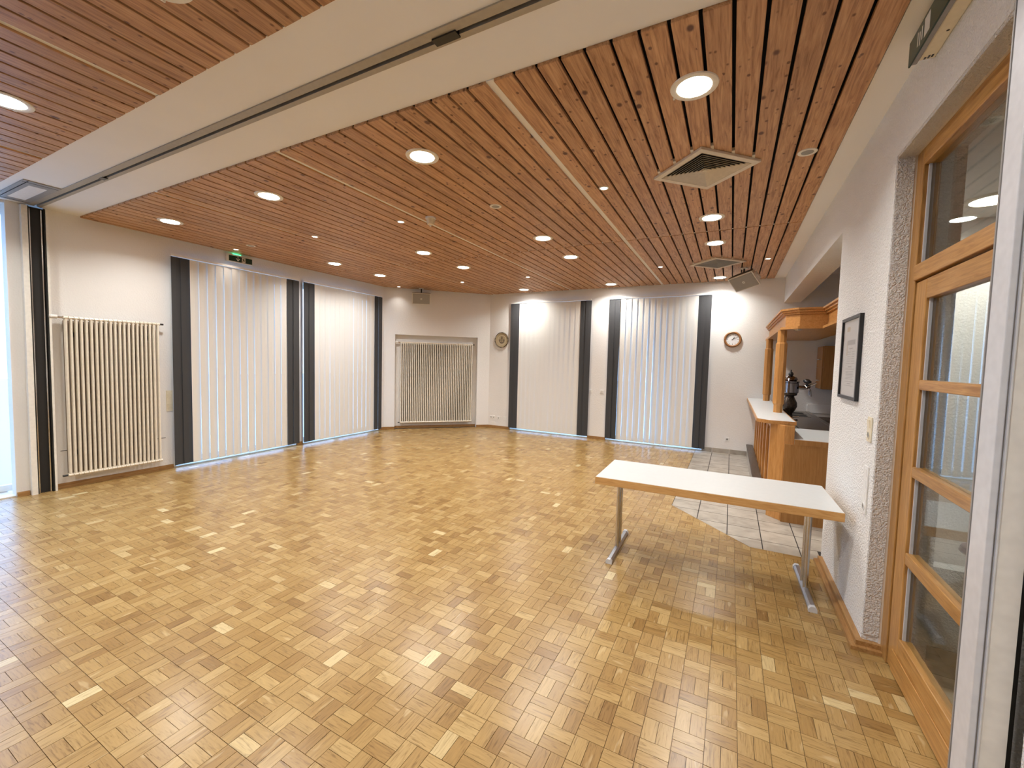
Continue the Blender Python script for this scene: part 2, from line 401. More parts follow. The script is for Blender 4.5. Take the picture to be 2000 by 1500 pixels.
# ------------------------------------------------------------------ floor
floor = struct('floor', MB().prism([(XL - 0.02, -4.0), (1.08, -4.0), (1.08, 0.9), (3.2, 0.9), (3.2, 5.0), (2.7, 5.0), (2.7, YB + 0.05), (-5.45, YB + 0.05), (XL - 0.05, 7.32)], -0.25, -0.006), 'screed')
TX = -0.562                       # left edge of the tiled strip
DIA, DIB = (TX, 5.33), (0.235, 4.475)     # slanting border
def in_tiles(poly):               # clip to the tiled area (convex pieces are clipped by the caller)
    return poly
nx, ny = (DIB[1] - DIA[1]), -(DIB[0] - DIA[0])     # normal of slanting border
ln = math.hypot(nx, ny); nx /= ln; ny /= ln
nc = nx * DIA[0] + ny * DIA[1]
if nx * 0.5 + ny * 8 - nc < 0: nx, ny, nc = -nx, -ny, -nc
YT = 4.475
P = 0.131; GX, GY = 0.105, 2.290
def proj(p):
    d = Vector(p) - CAM; z = d.dot(CF)
    if z <= 0.05: return None
    return 1000 + F_PX * d.dot(CR) / z, 750 + F_PX * d.dot(CD) / z
strips = []
g = 0.0011
for i in range(-57, 6):
    for j in range(-20, 53):
        x0 = GX + i * P; y0 = GY + j * P
        if y0 > YB or x0 > 0.93 or x0 + P < XL - 0.02: continue
        vert = (i + j) % 2 == 0
        for k in range(2):
            if vert: r = (x0 + k * P / 2, x0 + (k + 1) * P / 2, y0, y0 + P)
            else: r = (x0, x0 + P, y0 + k * P / 2, y0 + (k + 1) * P / 2)
            poly = [(r[0] + g, r[2] + g), (r[1] - g, r[2] + g), (r[1] - g, r[3] - g), (r[0] + g, r[3] - g)]
            poly = clip(poly, -1, 0, -(XL - 0.02)); 
            if len(poly) < 3: continue
            poly = clip(poly, 0, 1, YB + 0.03)
            if len(poly) < 3: continue
            poly = clip(poly, -R2, R2, -R2 * XL + R2 * 7.28)
            if len(poly) < 3: continue
            xe = 0.90 if r[2] < 3.2 else XR + 0.0
            poly = clip(poly, 1, 0, xe)
            if len(poly) < 3: continue
            pieces = []
            if r[1] <= TX or r[3] <= YT: pieces = [poly]
            elif min(nx * p[0] + ny * p[1] for p in poly) > nc and min(p[0] for p in poly) > TX and min(p[1] for p in poly) > YT: pieces = []
            else:
                a = clip(poly, 1, 0, TX)                     # left of the tiles
                if len(a) >= 3 and area(a) > 1e-6: pieces.append(a)
                rest = clip(poly, -1, 0, -TX)
                if len(rest) >= 3:
                    b = clip(rest, nx, ny, nc - 0.002)             # in front of the slanting border
                    if len(b) >= 3 and area(b) > 1e-6: pieces.append(b)
                    rest2 = clip(rest, -nx, -ny, -nc)
                    if len(rest2) >= 3:
                        c = clip(rest2, 0, 1, YT - 0.002)
                        if len(c) >= 3 and area(c) > 1e-6: pieces.append(c)
            for q in pieces:
                if area(q) > 2e-5: strips.append((q, vert))
def strip_data(q, vert):
    tone = random.random()
    tone = 0.04 + 0.84 * (0.6 * tone + 0.4 * random.random())
    u = random.random()
    if u < 0.02: tone = 0.85 + 0.15 * random.random()
    elif u < 0.045: tone = 0.05 + 0.12 * random.random()
    ou, ov = random.random() * 50, random.random() * 50
    dz = random.uniform(-0.00025, 0.00025); tx = random.uniform(-0.004, 0.004); ty = random.uniform(-0.004, 0.004)
    cx = sum(p[0] for p in q) / len(q); cy = sum(p[1] for p in q) / len(q)
    top = [(p[0], p[1], dz + (p[0] - cx) * tx + (p[1] - cy) * ty) for p in q]
    uv = [((p[1] + ou, p[0] + ov) if vert else (p[0] + ou, p[1] + ov)) for p in q]
    return top, uv, tone
def strips_mesh(name, items, origin):
    vs = []; fs = []; uvs = []; tones = []
    for q, vert in items:
        top, uv, tone = strip_data(q, vert)
        b = len(vs); n = len(top)
        vs += [(p[0] - origin[0], p[1] - origin[1], p[2] - origin[2]) for p in top]
        vs += [(p[0] - origin[0], p[1] - origin[1], -0.0058 - origin[2]) for p in top]
        fs.append(tuple(range(b, b + n))); uvs += uv
        for k in range(n):
            k2 = (k + 1) % n
            fs.append((b + k, b + n + k, b + n + k2, b + k2)); uvs += [uv[k], uv[k], uv[k2], uv[k2]]
        tones += [tone] * (2 * n)
    me = bpy.data.meshes.new(name); me.from_pydata(vs, [], fs)
    l = me.uv_layers.new(name='UVMap'); l.data.foreach_set('uv', [c for t in uvs for c in t])
    a = me.attributes.new('tone', 'FLOAT', 'POINT'); a.data.foreach_set('value', tones)
    me.materials.append(M['oak_parquet'])
    return me
vis = []
for s in strips:
    c = (sum(p[0] for p in s[0]) / len(s[0]), sum(p[1] for p in s[0]) / len(s[0]), 0)
    pp = proj(c)
    if pp and 0 <= pp[0] <= 2000 and 0 <= pp[1] <= 1500 and pp[0] < 1700 and area(s[0]) > 0.006:
        vis.append(((Vector(c) - CAM).length, id(s), s))
vis.sort(key=lambda t: (t[0], t[2][0]))
near = vis[:300]; nid = {t[1] for t in near}
for _, _, s in near:
    org = (s[0][0][0], s[0][0][1], 0.0)
    ob = bpy.data.objects.new('parquet_strip', strips_mesh('parquet_strip', [s], org)); COL.objects.link(ob); place(ob, org, floor)
org = (0, 0, 0)
rest = bpy.data.objects.new('parquet_strips', strips_mesh('parquet_strips', [s for s in strips if id(s) not in nid], org)); COL.objects.link(rest); place(rest, org, floor); rest['kind'] = 'stuff'

# tiles of the bar side
TP = 0.3005; TG = 0.0045
grout = build('grout_bed', MB().prism([DIA, DIB, (0.80, 4.475), (XR + 0.3, 4.52), (2.6, 5.05), (2.6, YB), (TX, YB)], -0.0058, -0.0032), 'floor_grout', floor, origin=(0, 0, 0))
tile_src = {}
for i in range(0, 12):
    for j in range(-20, 60):
        x0 = -0.2605 + (i - 1) * TP; y0 = 4.70 + (j - 1) * TP
        if y0 > YB or y0 + TP < 4.40: continue
        poly = [(x0 + TG, y0 + TG), (x0 + TP - TG, y0 + TG), (x0 + TP - TG, y0 + TP - TG), (x0 + TG, y0 + TP - TG)]
        full = area(poly)
        poly = clip(poly, -1, 0, -TX)
        for a in ((-nx, -ny, -nc), (0, -1, -YT), (0, 1, YB), (1, 0, 2.6)):
            if len(poly) >= 3: poly = clip(poly, *a)
        if len(poly) >= 3 and poly and min(p[1] for p in poly) < 4.52 and max(p[0] for p in poly) > XR: poly = clip(poly, 1, 0, XR)
        if len(poly) < 3 or area(poly) < 2e-4: continue
        if x0 > 1.3: continue
        org = (x0, y0, -0.003)
        if abs(area(poly) - full) < 1e-7 and 'f' in tile_src:
            inst(tile_src['f'], 'floor_tile', org, floor)
        else:
            t = build('floor_tile', MB().prism(poly, -0.003, 0.0), 'tile_beige', floor, origin=org)
            if abs(area(poly) - full) < 1e-7: tile_src['f'] = t
cor = sempty('floor_corridor', (2.1, 2.9, 0))
build('grout_bed', MB().box(0.93, 3.1, 0.95, 4.95, -0.0058, -0.0032), 'floor_grout', cor)
src = None
for i in range(7):
    for j in range(13):
        x0 = 0.94 + i * TP; y0 = 1.02 + j * TP
        if src is None: src = build('floor_tile', MB().box(x0 + TG, x0 + TP - TG, y0 + TG, y0 + TP - TG, -0.003, 0.0), 'tile_beige', cor, origin=(x0, y0, -0.003))
        else: inst(src, 'floor_tile', (x0, y0, -0.003), cor)
# tile skirting along the back wall beside the bar
sk = sempty('baseboard_back_tiles', (-0.1, YB - 0.01, 0))
for i in range(3):
    x0 = -0.44 + i * TP - 0.12 + 0.0
    a = max(x0, -0.45); b = min(x0 + TP - 0.008, 0.32)
    build('skirting_tile', MB().box(a, b, YB - 0.012, YB, 0.0, 0.085), 'tile_beige', sk)

# ------------------------------------------------------------------ skirting boards
def board(mb, p0, p1, n, h=0.06, d=0.028):
    # stepped two-lip skirting from p0 to p1, n = direction into the room
    p0 = Vector((*p0, 0)); p1 = Vector((*p1, 0)); n = Vector((*n, 0)).normalized()
    for dd, hh in ((d, h * 0.45), (d * 0.55, h)):
        a, b = p0, p1; c, e = p1 + n * dd, p0 + n * dd
        mb.prism([(a.x, a.y), (b.x, b.y), (c.x, c.y), (e.x, e.y)], 0.0, hh)
    return mb
m = MB(); board(m, (XL, 1.875), (XL, 3.085), (1, 0)); board(m, (XL, 5.05), (XL, 5.16), (1, 0)); board(m, (XL, 7.13), (XL, 7.27), (1, 0))
struct('baseboard_left', m, 'oak_skirting')
m = MB(); q = lambda s, o: (DP0 + DS * s + DO * o).to_2d()
board(m, q(0, 0), q(NS0, 0), -DO.to_2d()); board(m, q(NS0 + 0.001, 0.13), q(NS1 - 0.001, 0.13), -DO.to_2d()); board(m, q(NS1, 0), q(DLEN, 0), -DO.to_2d())
struct('baseboard_corner', m, 'oak_skirting')
m = MB(); board(m, (-5.38, YB), (-4.77, YB), (0, -1)); board(m, (-2.795, YB), (-2.39, YB), (0, -1))
struct('baseboard_back', m, 'oak_skirting')
m = MB(); board(m, (XR, 3.21), (XR, 4.46), (-1, 0), 0.05, 0.062)
m2 = MB().prism([(XR - 0.062, 3.148), (0.90, 3.148), (0.90, 3.21), (XR - 0.062, 3.21)], 0.0, 0.022).prism([(XR - 0.034, 3.176), (0.90, 3.176), (0.90, 3.2095), (XR - 0.034, 3.2095)], 0.022, 0.05)
br = struct('baseboard_right', m, 'oak_skirting'); build('return_board', m2, 'oak_skirting', br)

# ------------------------------------------------------------------ ceiling
ceil = struct('ceiling', MB().prism([(XL, -4.0), (0.80, -4.0), (0.80, YB), (-5.39, YB), (XL, 7.27)], 3.37, 3.45), 'void_black')
PW, PP = 0.1195, 0.138
bays = []
bx = [(-1.300, 1)] 
def bay_x(b):
    if b == 0: return [(-1.300 + k * PP) for k in range(14)]
    x_right = -1.356 - (b - 1) * 1.9715
    return [x_right - PW - k * PP for k in range(14)]
psrc = {}
for b in range(4):
    for x0 in bay_x(b):
        for (y0, y1) in ((2.166, 5.642), (5.662, YB - 0.03), (-2.2, 1.376)):
            x1 = x0 + PW; a0 = x0; full = True
            if x1 > 0.617: x1 = 0.617
            if a0 < -7.152: a0 = -7.152; full = False
            if x1 - a0 < 0.01: continue
            poly = [(a0, y0), (x1, y0), (x1, y1), (a0, y1)]
            A = area(poly)
            poly = clip(poly, -R2, R2, -R2 * XL + R2 * 7.27 - 0.035)
            if len(poly) < 3: continue
            if area(poly) < A - 1e-6: full = False
            key = round(y0, 3)
            org = (x0, y0, ZC)
            if full and key in psrc: inst(psrc[key], 'ceiling_plank', org, ceil)
            else:
                o = build('ceiling_plank', MB().prism(poly, ZC, ZC + 0.024), 'ceiling_pine', ceil, origin=org, bevel=0.002, seg=1)
                if full: psrc[key] = o
# white cover strips between the bays, joint clips
for xc in (-1.328, -3.2995, -5.271):
    for y0, y1 in ((2.166, YB - 0.02), (-2.2, 1.376)):
        poly = clip([(xc - 0.027, y0), (xc + 0.027, y0), (xc + 0.027, y1), (xc - 0.027, y1)], -R2, R2, -R2 * XL + R2 * 7.27 - 0.03)
        build('cover_strip', MB().prism(poly, ZC + 0.014, ZC + 0.02), 'smooth_white', ceil)
m = MB()
for b in range(4):
    for x0 in bay_x(b):
        gx = x0 - (PP - PW) / 2
        m.box(gx - 0.0075, gx + 0.0075, 5.643, 5.661, ZC + 0.004, ZC + 0.012)
        if gx > -5.35: m.box(gx - 0.0075, gx + 0.0075, YB - 0.036, YB - 0.004, ZC + 0.001, ZC + 0.012)
cl = build('joint_clips', m, 'smooth_white', ceil); cl['kind'] = 'stuff'
# white band of the folding-wall track
beam = struct('trim_1', MB().box(XL, 0.80, 1.38, 1.715, ZC + 0.012, 3.36).box(XL, 0.80, 1.823, 2.164, ZC + 0.018, 3.36), 'smooth_white')
struct('trim_2', MB().box(0.6185, XR + 0.01, 2.164, YB, ZC + 0.008, 3.36), 'smooth_white')
struct('trim_3', MB().box(XL, -7.154, 2.164, 7.3, ZC + 0.016, 3.36), 'smooth_white')

# folding-wall track
tr = thing('partition_track', 'grey metal folding wall track in the white ceiling band', 'track', (-3.2, 1.77, ZC))
build('track_rail', MB().box(-7.10, 0.66, 1.715, 1.766, ZC + 0.004, ZC + 0.05).box(-7.10, 0.66, 1.789, 1.823, ZC + 0.004, ZC + 0.05), 'track_metal', tr)
build('track_slot', MB().box(-7.10, 0.66, 1.766, 1.789, ZC + 0.035, ZC + 0.05), 'void_black', tr)
build('carriage', MB().box(-1.425, -1.28, 1.755, 1.802, ZC - 0.004, ZC + 0.03), 'black_plastic', tr)
build('carriage', MB().box(-5.36, -5.28, 1.76, 1.80, ZC - 0.002, ZC + 0.03), 'black_plastic', tr)
pk = thing('parking_track', 'grey rectangular track loop with white infill at the left end of the ceiling band', 'track', (-6.57, 1.6, ZC))
build('track_rail', MB().ring([(-7.05, 1.455), (-6.10, 1.455), (-6.10, 1.714), (-7.05, 1.714)], [(-6.93, 1.53), (-6.26, 1.53), (-6.26, 1.66), (-6.93, 1.66)], ZC + 0.002, ZC + 0.0115), 'alu_dark', pk)
build('infill_panel', MB().box(-6.93, -6.26, 1.53, 1.66, ZC + 0.005, ZC + 0.0115), 'valve_white', pk)
build('track_slot', MB().box(-7.05, -6.10, 1.485, 1.492, ZC + 0.0005, ZC + 0.002).box(-6.16, -6.154, 1.46, 1.71, ZC + 0.0005, ZC + 0.002).box(-7.0, -6.994, 1.46, 1.71, ZC + 0.0005, ZC + 0.002), 'void_black', pk)
# left channel of the folding wall
ch = thing('partition_channel', 'tall black wall channel of the folding wall beside the cream radiator', 'wall channel', (-7.12, 1.785, 0))
build('channel_back', MB().box(-7.26, -7.13, 1.715, 1.852, 0.0, 3.30), 'black_rubber', ch)
build('metal_strip', MB().box(-7.13, -7.11, 1.728, 1.736, 0.0, 3.28), 'chrome', ch)
build('metal_strip', MB().box(-7.13, -7.11, 1.818, 1.828, 0.0, 3.28), 'chrome', ch)
build('rubber_lip', MB().box(-7.13, -7.095, 1.713, 1.724, 0.0, 3.30).box(-7.13, -7.095, 1.840, 1.852, 0.0, 3.30), 'black_rubber', ch)
build('side_board', MB().box(-7.158, -7.085, 1.665, 1.7125, 0.0, 3.30), 'paint_white', ch)
build('side_board', MB().box(-7.178, -7.085, 1.853, 1.872, 0.0, 3.30), 'paint_white', ch)
m = MB().box(XL + 0.021, XL + 0.045, 1.565, 1.66, 0.0, 0.05)
struct('baseboard_pier', m, 'oak_skirting')
# right-hand jamb of the folding wall
jb = thing('partition_jamb', 'white and aluminium end post of the folding wall in front of the glazed door', 'post', (0.72, 1.79, 0))
build('post_core', MB().box(0.7245, XR - 0.002, 1.752, 1.85, 0.0, 3.31), 'paint_white', jb)
build('profile', MB().box(0.700, 0.717, 1.752, 1.845, 0.0, 3.31), 'alu', jb, bevel=0.003)
build('profile_groove', MB().box(0.717, 0.7205, 1.756, 1.84, 0.0, 3.31), 'alu_dark', jb)
build('profile_lip', MB().box(0.7205, 0.7245, 1.748, 1.84, 0.0, 3.31), 'alu', jb)
build('rubber_seal', MB().box(0.698, 0.7245, 1.845, 1.852, 0.0, 3.31), 'alu_dark', jb)
build('screw_head', MB().lathe([(0.004, 0), (0.004, 0.003)], 10, Matrix.Translation((0.776, 1.752, 1.30)) @ Matrix.Rotation(math.pi / 2, 4, 'X')), 'black_plastic', jb)
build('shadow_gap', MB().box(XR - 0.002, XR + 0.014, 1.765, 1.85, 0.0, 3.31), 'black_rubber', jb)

# ------------------------------------------------------------------ windows behind the blinds and in the near room
def window(name, axis, a0, a1, plane, z1, bars=1):
    c = (plane, (a0 + a1) / 2, 0) if axis == 'y' else ((a0 + a1) / 2, plane, 0)
    r = sempty(name, c)
    def bxx(a, b, d0, d1, z0, z2):
        return MB().box(plane + d0, plane + d1, a, b, z0, z2) if axis == 'y' else MB().box(a, b, plane + d0, plane + d1, z0, z2)
    fw = 0.07
    for (a, b, z0, z2) in ((a0, a0 + fw, 0.02, z1), (a1 - fw, a1, 0.02, z1), (a0 + fw, a1 - fw, 0.02, 0.09), (a0 + fw, a1 - fw, z1 - fw, z1)):
        build('frame_bar', bxx(a, b, -0.035, 0.035, z0, z2), 'paint_white', r)
    n = bars + 1; w = (a1 - a0 - 2 * fw) / n
    for k in range(n):
        s = a0 + fw + k * w
        if k: build('mullion', bxx(s - 0.035, s + 0.035, -0.03, 0.03, 0.09, z1 - fw), 'paint_white', r)
        build('pane', bxx(s + (0.035 if k else 0), s + w - (0.035 if k < n - 1 else 0), -0.006, 0.006, 0.09, z1 - fw), 'window_glass', r)
window('window_1', 'y', 3.12, 5.045, XL - 0.25, 3.045)
window('window_2', 'y', 5.19, 7.125, XL - 0.25, 3.045)
window('window_3', 'x', -4.765, -2.80, YB + 0.25, 3.045)
window('window_4', 'x', -2.385, -0.415, YB + 0.25, 3.045)
window('window_5', 'y', -0.7, 1.82, XL - 0.30, 3.29, 2)
for nm, bxs in (('window_sill_1', (XL - 0.34, XL, 3.12, 5.045)), ('window_sill_2', (XL - 0.34, XL, 5.19, 7.125)), ('window_sill_3', (-4.765, -2.80, YB, YB + 0.34)), ('window_sill_4', (-2.385, -0.415, YB, YB + 0.34)), ('window_sill_5', (XL - 0.34, XL, -0.7, 1.56))):
    struct(nm, MB().box(bxs[0], bxs[1], bxs[2], bxs[3], -0.05, 0.018 if nm[-1] != '5' else 0.012), 'paint_white')
# folded door mat edge by the near window
# ------------------------------------------------------------------ vertical blinds
def blind(label, Mx, leak, seed, base=7.2, pw=2.0):
    # local frame: X along the wall (0..2.0), Y towards the room, Z up
    rnd = random.Random(seed)
    loc = Mx @ Vector((1.0, 0, 0))
    r = thing('vertical_blind', label, 'blind', loc, 'vertical blinds over the tall windows')
    build('headrail', MB().box(0.0, 1.99, -0.022, 0.022, 3.055, 3.085, Mx), 'paint_white', r)
    for k in range(5):
        x = 0.12 + k * 0.44
        build('bracket', MB().box(x - 0.012, x + 0.012, -0.075, -0.022, 3.062, 3.09, Mx), 'alu_dark', r)
    n = 17; pitch = 1.985 / n
    for i in range(n):
        xc = (i + 0.5) * pitch
        dark = i < 2 or i >= n - 2
        a0 = math.radians(base + rnd.uniform(-1.2, 1.2)); a1 = a0 + math.radians(rnd.uniform(-1, 1) + leak * (0 if dark else rnd.choice((0, 1, 2, 2)) * 5.0))
        w = 0.1265 / 2
        L = 0.052 + rnd.uniform(-0.004, 0.004)
        NZ_ = 9; NX_ = 3; vs = []; fs = []
        for kz in range(NZ_):
            t = kz / (NZ_ - 1); z = 3.048 + (L - 3.048) * t
            a = a0 + (a1 - a0) * t ** pw
            for kx in range(NX_):
                s = -w + 2 * w * kx / (NX_ - 1)
                bow = 0.0038 * (1 - (s / w) ** 2)
                vs.append(Mx @ Vector((xc + s * math.cos(a) - bow * math.sin(a), s * math.sin(a) + bow * math.cos(a), z)))
        for kz in range(NZ_ - 1):
            for kx in range(NX_ - 1):
                p = kz * NX_ + kx
                fs.append((p, p + 1, p + NX_ + 1, p + NX_))
        mb = MB(); mb.add(vs, fs)
        o = build('slat', mb, 'slat_grey' if dark else 'slat_white', r, smooth=False)
        md = o.modifiers.new('S', 'SOLIDIFY'); md.thickness = 0.0012
        # stitched hem holding the weight
        vs = []
        for zz in (L + 0.002, L + 0.036):
            for s in (-w + 0.003, w - 0.003):
                for d in (-0.0022, 0.0022):
                    vs.append(Mx @ Vector((xc + s * math.cos(a1) - d * math.sin(a1), s * math.sin(a1) + d * math.cos(a1), zz)))
        hb = MB().add(vs, [(0, 1, 3, 2), (4, 6, 7, 5), (0, 4, 5, 1), (2, 3, 7, 6), (0, 2, 6, 4), (1, 5, 7, 3)])
        build('hem', hb, 'slat_grey' if dark else 'slat_white', o)
    ca = Mx @ Vector((1.998, -0.01, 0)); 
    build('cord', MB().tube((ca.x, ca.y, 1.35), (ca.x, ca.y, 3.06), 0.0025, 6), 'white_plastic', r)
def frame_y(y1):   # left wall: X local runs towards -Y so that the room is +Y local
    return Matrix(((0, 1, 0, XL + 0.08), (-1, 0, 0, y1), (0, 0, 1, 0), (0, 0, 0, 1)))
def frame_x(x1):
    return Matrix(((-1, 0, 0, x1), (0, -1, 0, YB - 0.06), (0, 0, 1, 0), (0, 0, 0, 1)))
blind('white and grey vertical slat blind next to the big radiator, under the exit sign', frame_y(5.06), 0.45, 1)
blind('white and grey vertical slat blind between the exit-sign window and the corner radiator', frame_y(7.135), 0.12, 2, 5.6)
blind('white and grey vertical slat blind right of the round wall plate', frame_x(-2.785), 0.3, 3, 8.0)
blind('white and grey vertical slat blind left of the round wall clock', frame_x(-0.40), -1.6, 4, -9.0, 0.7)

# ------------------------------------------------------------------ radiators
def radiator(label, Mx, L, n, z0, z1, valve_left=True):
    r = thing('column_radiator', label, 'radiator', Mx @ Vector((L / 2, 0, z0)), None)
    p = L / n
    src = None
    for i in range(n):
        x = (i + 0.5) * p
        mb = MB()
        for d in (-0.013, 0.013):
            mb.lathe([(0.0125, z0 + 0.03), (0.0125, z1 - 0.03)], 10, Mx @ Matrix.Translation((x, d, 0)))
        for zc in (z0 + 0.02, z1 - 0.02):
            mb.add([Mx @ (Vector((x, 0, zc)) + Vector((p * 0.44 * sx, 0.030 * math.cos(a), 0.021 * math.sin(a)))) for sx in (-1, 1) for a in [2 * math.pi * k / 10 for k in range(10)]],
                   [tuple(range(10)), tuple(range(19, 9, -1))] + [(k, 10 + k, 10 + (k + 1) % 10, (k + 1) % 10) for k in range(10)])
        org = Mx @ Vector((x, 0, z0))
        if src is None: src = build('column', mb, 'radiator_cream', r, origin=org, smooth=True)
        else: inst(src, 'column', org, r)
    build('header', MB().add(*pipe(Mx, 0.0, L, 0.0, z0 + 0.02, 0.013)).add(*pipe(Mx, 0.0, L, 0.0, z1 - 0.02, 0.013)), 'radiator_cream', r, smooth=True)
    build('gap_shade_board', MB().box(0.02, L - 0.02, -0.079, -0.075, z0 + 0.03, z1 - 0.05, Mx), 'radiator_gap_shade', r)  # dark sheet added to paint shade into the gaps between columns
    build('end_plug', MB().add(*pipe(Mx, L, L + 0.045, 0, z1 - 0.02, 0.012)), 'black_plastic', r)
    build('end_plug', MB().add(*pipe(Mx, -0.045, 0, 0, z0 + 0.02, 0.012)), 'black_plastic', r)
    v = build('valve_body', MB().add(*pipe(Mx, -0.05, 0.0, 0, z1 - 0.02, 0.012)), 'chrome', r)
    build('thermostat_head', MB().add(*pipe(Mx, -0.105, -0.05, 0.01, z1 - 0.015, 0.022)).add(*pipe(Mx, -0.115, -0.105, 0.01, z1 - 0.015, 0.017)), 'valve_white', r, smooth=True)
    for x in (L * 0.12, L * 0.88):
        for z in (z0 + 0.28, z1 - 0.22):
            build('wall_bracket', MB().box(x - 0.010, x + 0.010, -0.075, -0.040, z - 0.03, z + 0.03, Mx), 'black_plastic', r)
    return r
def pipe(Mx, x0, x1, d, z, rad, n=12):
    vs = [Mx @ Vector((x, d + rad * math.cos(2 * math.pi * k / n), z + rad * math.sin(2 * math.pi * k / n))) for x in (x0, x1) for k in range(n)]
    return vs, [tuple(range(n)), tuple(range(2 * n - 1, n - 1, -1))] + [(k, n + k, n + (k + 1) % n, (k + 1) % n) for k in range(n)]
R1 = Matrix(((0, 1, 0, XL + 0.085), (1, 0, 0, 1.965), (0, 0, 1, 0), (0, 0, 0, 1)))
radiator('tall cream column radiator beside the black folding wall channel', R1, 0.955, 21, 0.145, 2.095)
R2M = Matrix(((DS.x, -DO.x, 0, DP0.x + DS.x * 0.372 + DO.x * 0.05), (DS.y, -DO.y, 0, DP0.y + DS.y * 0.372 + DO.y * 0.05), (0, 0, 1, 0), (0, 0, 0, 1)))
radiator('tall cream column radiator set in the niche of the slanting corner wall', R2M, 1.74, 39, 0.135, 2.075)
tag(build('pipe_strap', MB().box(XL, XL + 0.004, 1.93, 3.0, 0.455, 0.462), 'black_plastic'), 'thin black wall strap behind the foot of the tall radiator', 'strap')

# ------------------------------------------------------------------ glazed door in the right wall
dr = sempty('door_1', (0.9, 2.6, 0))
DX0, DX1 = 0.872, 0.945
build('frame_jamb', MB().box(DX0, DX1, 3.098, 3.198, 0.0, 2.91), 'door_wood', dr, bevel=0.004)
build('frame_jamb', MB().box(DX0, DX1, 2.03, 2.12, 0.0, 2.91), 'door_wood', dr, bevel=0.004)
build('frame_head', MB().box(DX0, DX1, 2.12, 3.098, 2.815, 2.91), 'door_wood_y', dr, bevel=0.004)
build('transom_bar', MB().box(DX0 - 0.008, DX1, 2.12, 3.098, 2.19, 2.275), 'door_wood_y', dr, bevel=0.004)
build('transom_bead', MB().box(DX0 + 0.020, DX0 + 0.032, 3.086, 3.098, 2.276, 2.814), 'alu', dr)
build('transom_pane', MB().box(0.905, 0.911, 2.12, 3.098, 2.275, 2.815), 'pane_glass', dr)
leaf = build('door_leaf', MB().box(DX0 + 0.006, DX1 - 0.01, 2.95, 3.09, 0.012, 2.18).box(DX0 + 0.006, DX1 - 0.01, 2.13, 2.27, 0.012, 2.18), 'door_wood', dr, bevel=0.005)
build('top_rail', MB().box(DX0 + 0.006, DX1 - 0.01, 2.27, 2.95, 2.075, 2.18), 'door_wood_y', leaf, bevel=0.004)
build('bottom_rail', MB().box(DX0 + 0.006, DX1 - 0.01, 2.27, 2.95, 0.012, 0.235), 'door_wood_y', leaf, bevel=0.004)
build('kick_board', MB().box(DX0 + 0.000, DX0 + 0.006, 2.20, 3.02, 0.015, 0.135), 'door_wood_y', leaf, bevel=0.002)
zs = [0.235, 0.655, 0.718, 1.130, 1.187, 1.598, 1.650, 2.075]
for k in (1, 3, 5): build('glazing_bar', MB().box(DX0 + 0.006, DX1 - 0.01, 2.27, 2.95, zs[k], zs[k + 1]), 'door_wood_y', leaf, bevel=0.004)
for k in (0, 2, 4, 6):
    build('pane', MB().box(0.905, 0.911, 2.27, 2.95, zs[k], zs[k + 1]), 'pane_glass', leaf)
    build('glazing_bead', MB().box(0.893, 0.905, 2.938, 2.950, zs[k], zs[k + 1]), 'alu', leaf)

# ------------------------------------------------------------------ ceiling lamps
def bulb(name, loc, size, watts, col, spread, parent):
    d = bpy.data.lights.new(name, 'AREA'); d.shape = 'DISK'; d.size = size; d.energy = watts; d.color = col; d.spread = math.radians(spread)
    o = bpy.data.objects.new(name, d); COL.objects.link(o); place(o, loc, parent); return o
def downlight(loc, label, group):
    r = thing('ceiling_light', label, 'ceiling light', loc, group)
    x, y, z = loc
    T = Matrix.Translation(loc)
    build('trim_ring', MB().lathe([(0.131, 0.0), (0.128, -0.006), (0.108, -0.009), (0.093, -0.0045), (0.093, 0.0)], 36, T, cap=False), 'lamp_ring', r, smooth=True)
    build('reflector', MB().lathe([(0.118, -0.0008), (0.118, -0.0003)], 32, T), 'lamp_ring', r)
    build('lens', MB().add([(p[0], p[1], z - 0.006) for p in circ(0.094, 20, (x, y))], [tuple(range(20))]), 'lamp_lens', r)
    bulb('lamp_light', (x, y, z - 0.0075), 0.18, LAMP_W, (0.98, 0.965, 0.93), 143, r)
    build('clip_spring', MB().box(x - 0.123, x - 0.113, y + 0.06, y + 0.078, z - 0.006, z - 0.0005), 'lamp_ring', r)
    return r
lx = [-0.27, -2.27, -4.255, -6.23]; ly = [2.70, 5.12, 6.19, 8.62]
first = None
for j, y in enumerate(ly):
    for i, x in enumerate(lx):
        if x < -6 and y > 8: continue
        lab = 'lit round ceiling downlight, %s row behind the white ceiling band, %s from the right' % (ordn(j), ordn(i))
        if first is None: first = downlight((x, y, ZC), lab, 'round ceiling downlights')
        else: dup(first, (x, y, ZC), lab)
dup(first, (-4.275, 0.955, ZC), 'lit round ceiling downlight at the left picture edge, in front of the white ceiling band')
for i, x in enumerate((-0.27, -2.27, -6.23)): dup(first, (x, 0.955, ZC), 'lit round ceiling downlight in the near ceiling above the view, %s from the right wall' % ('first', 'second', 'fourth')[i])
for i, x in enumerate(lx): dup(first, (x, -1.46, ZC), 'lit round ceiling downlight behind the viewer, %s from the right wall' % ordn(i))

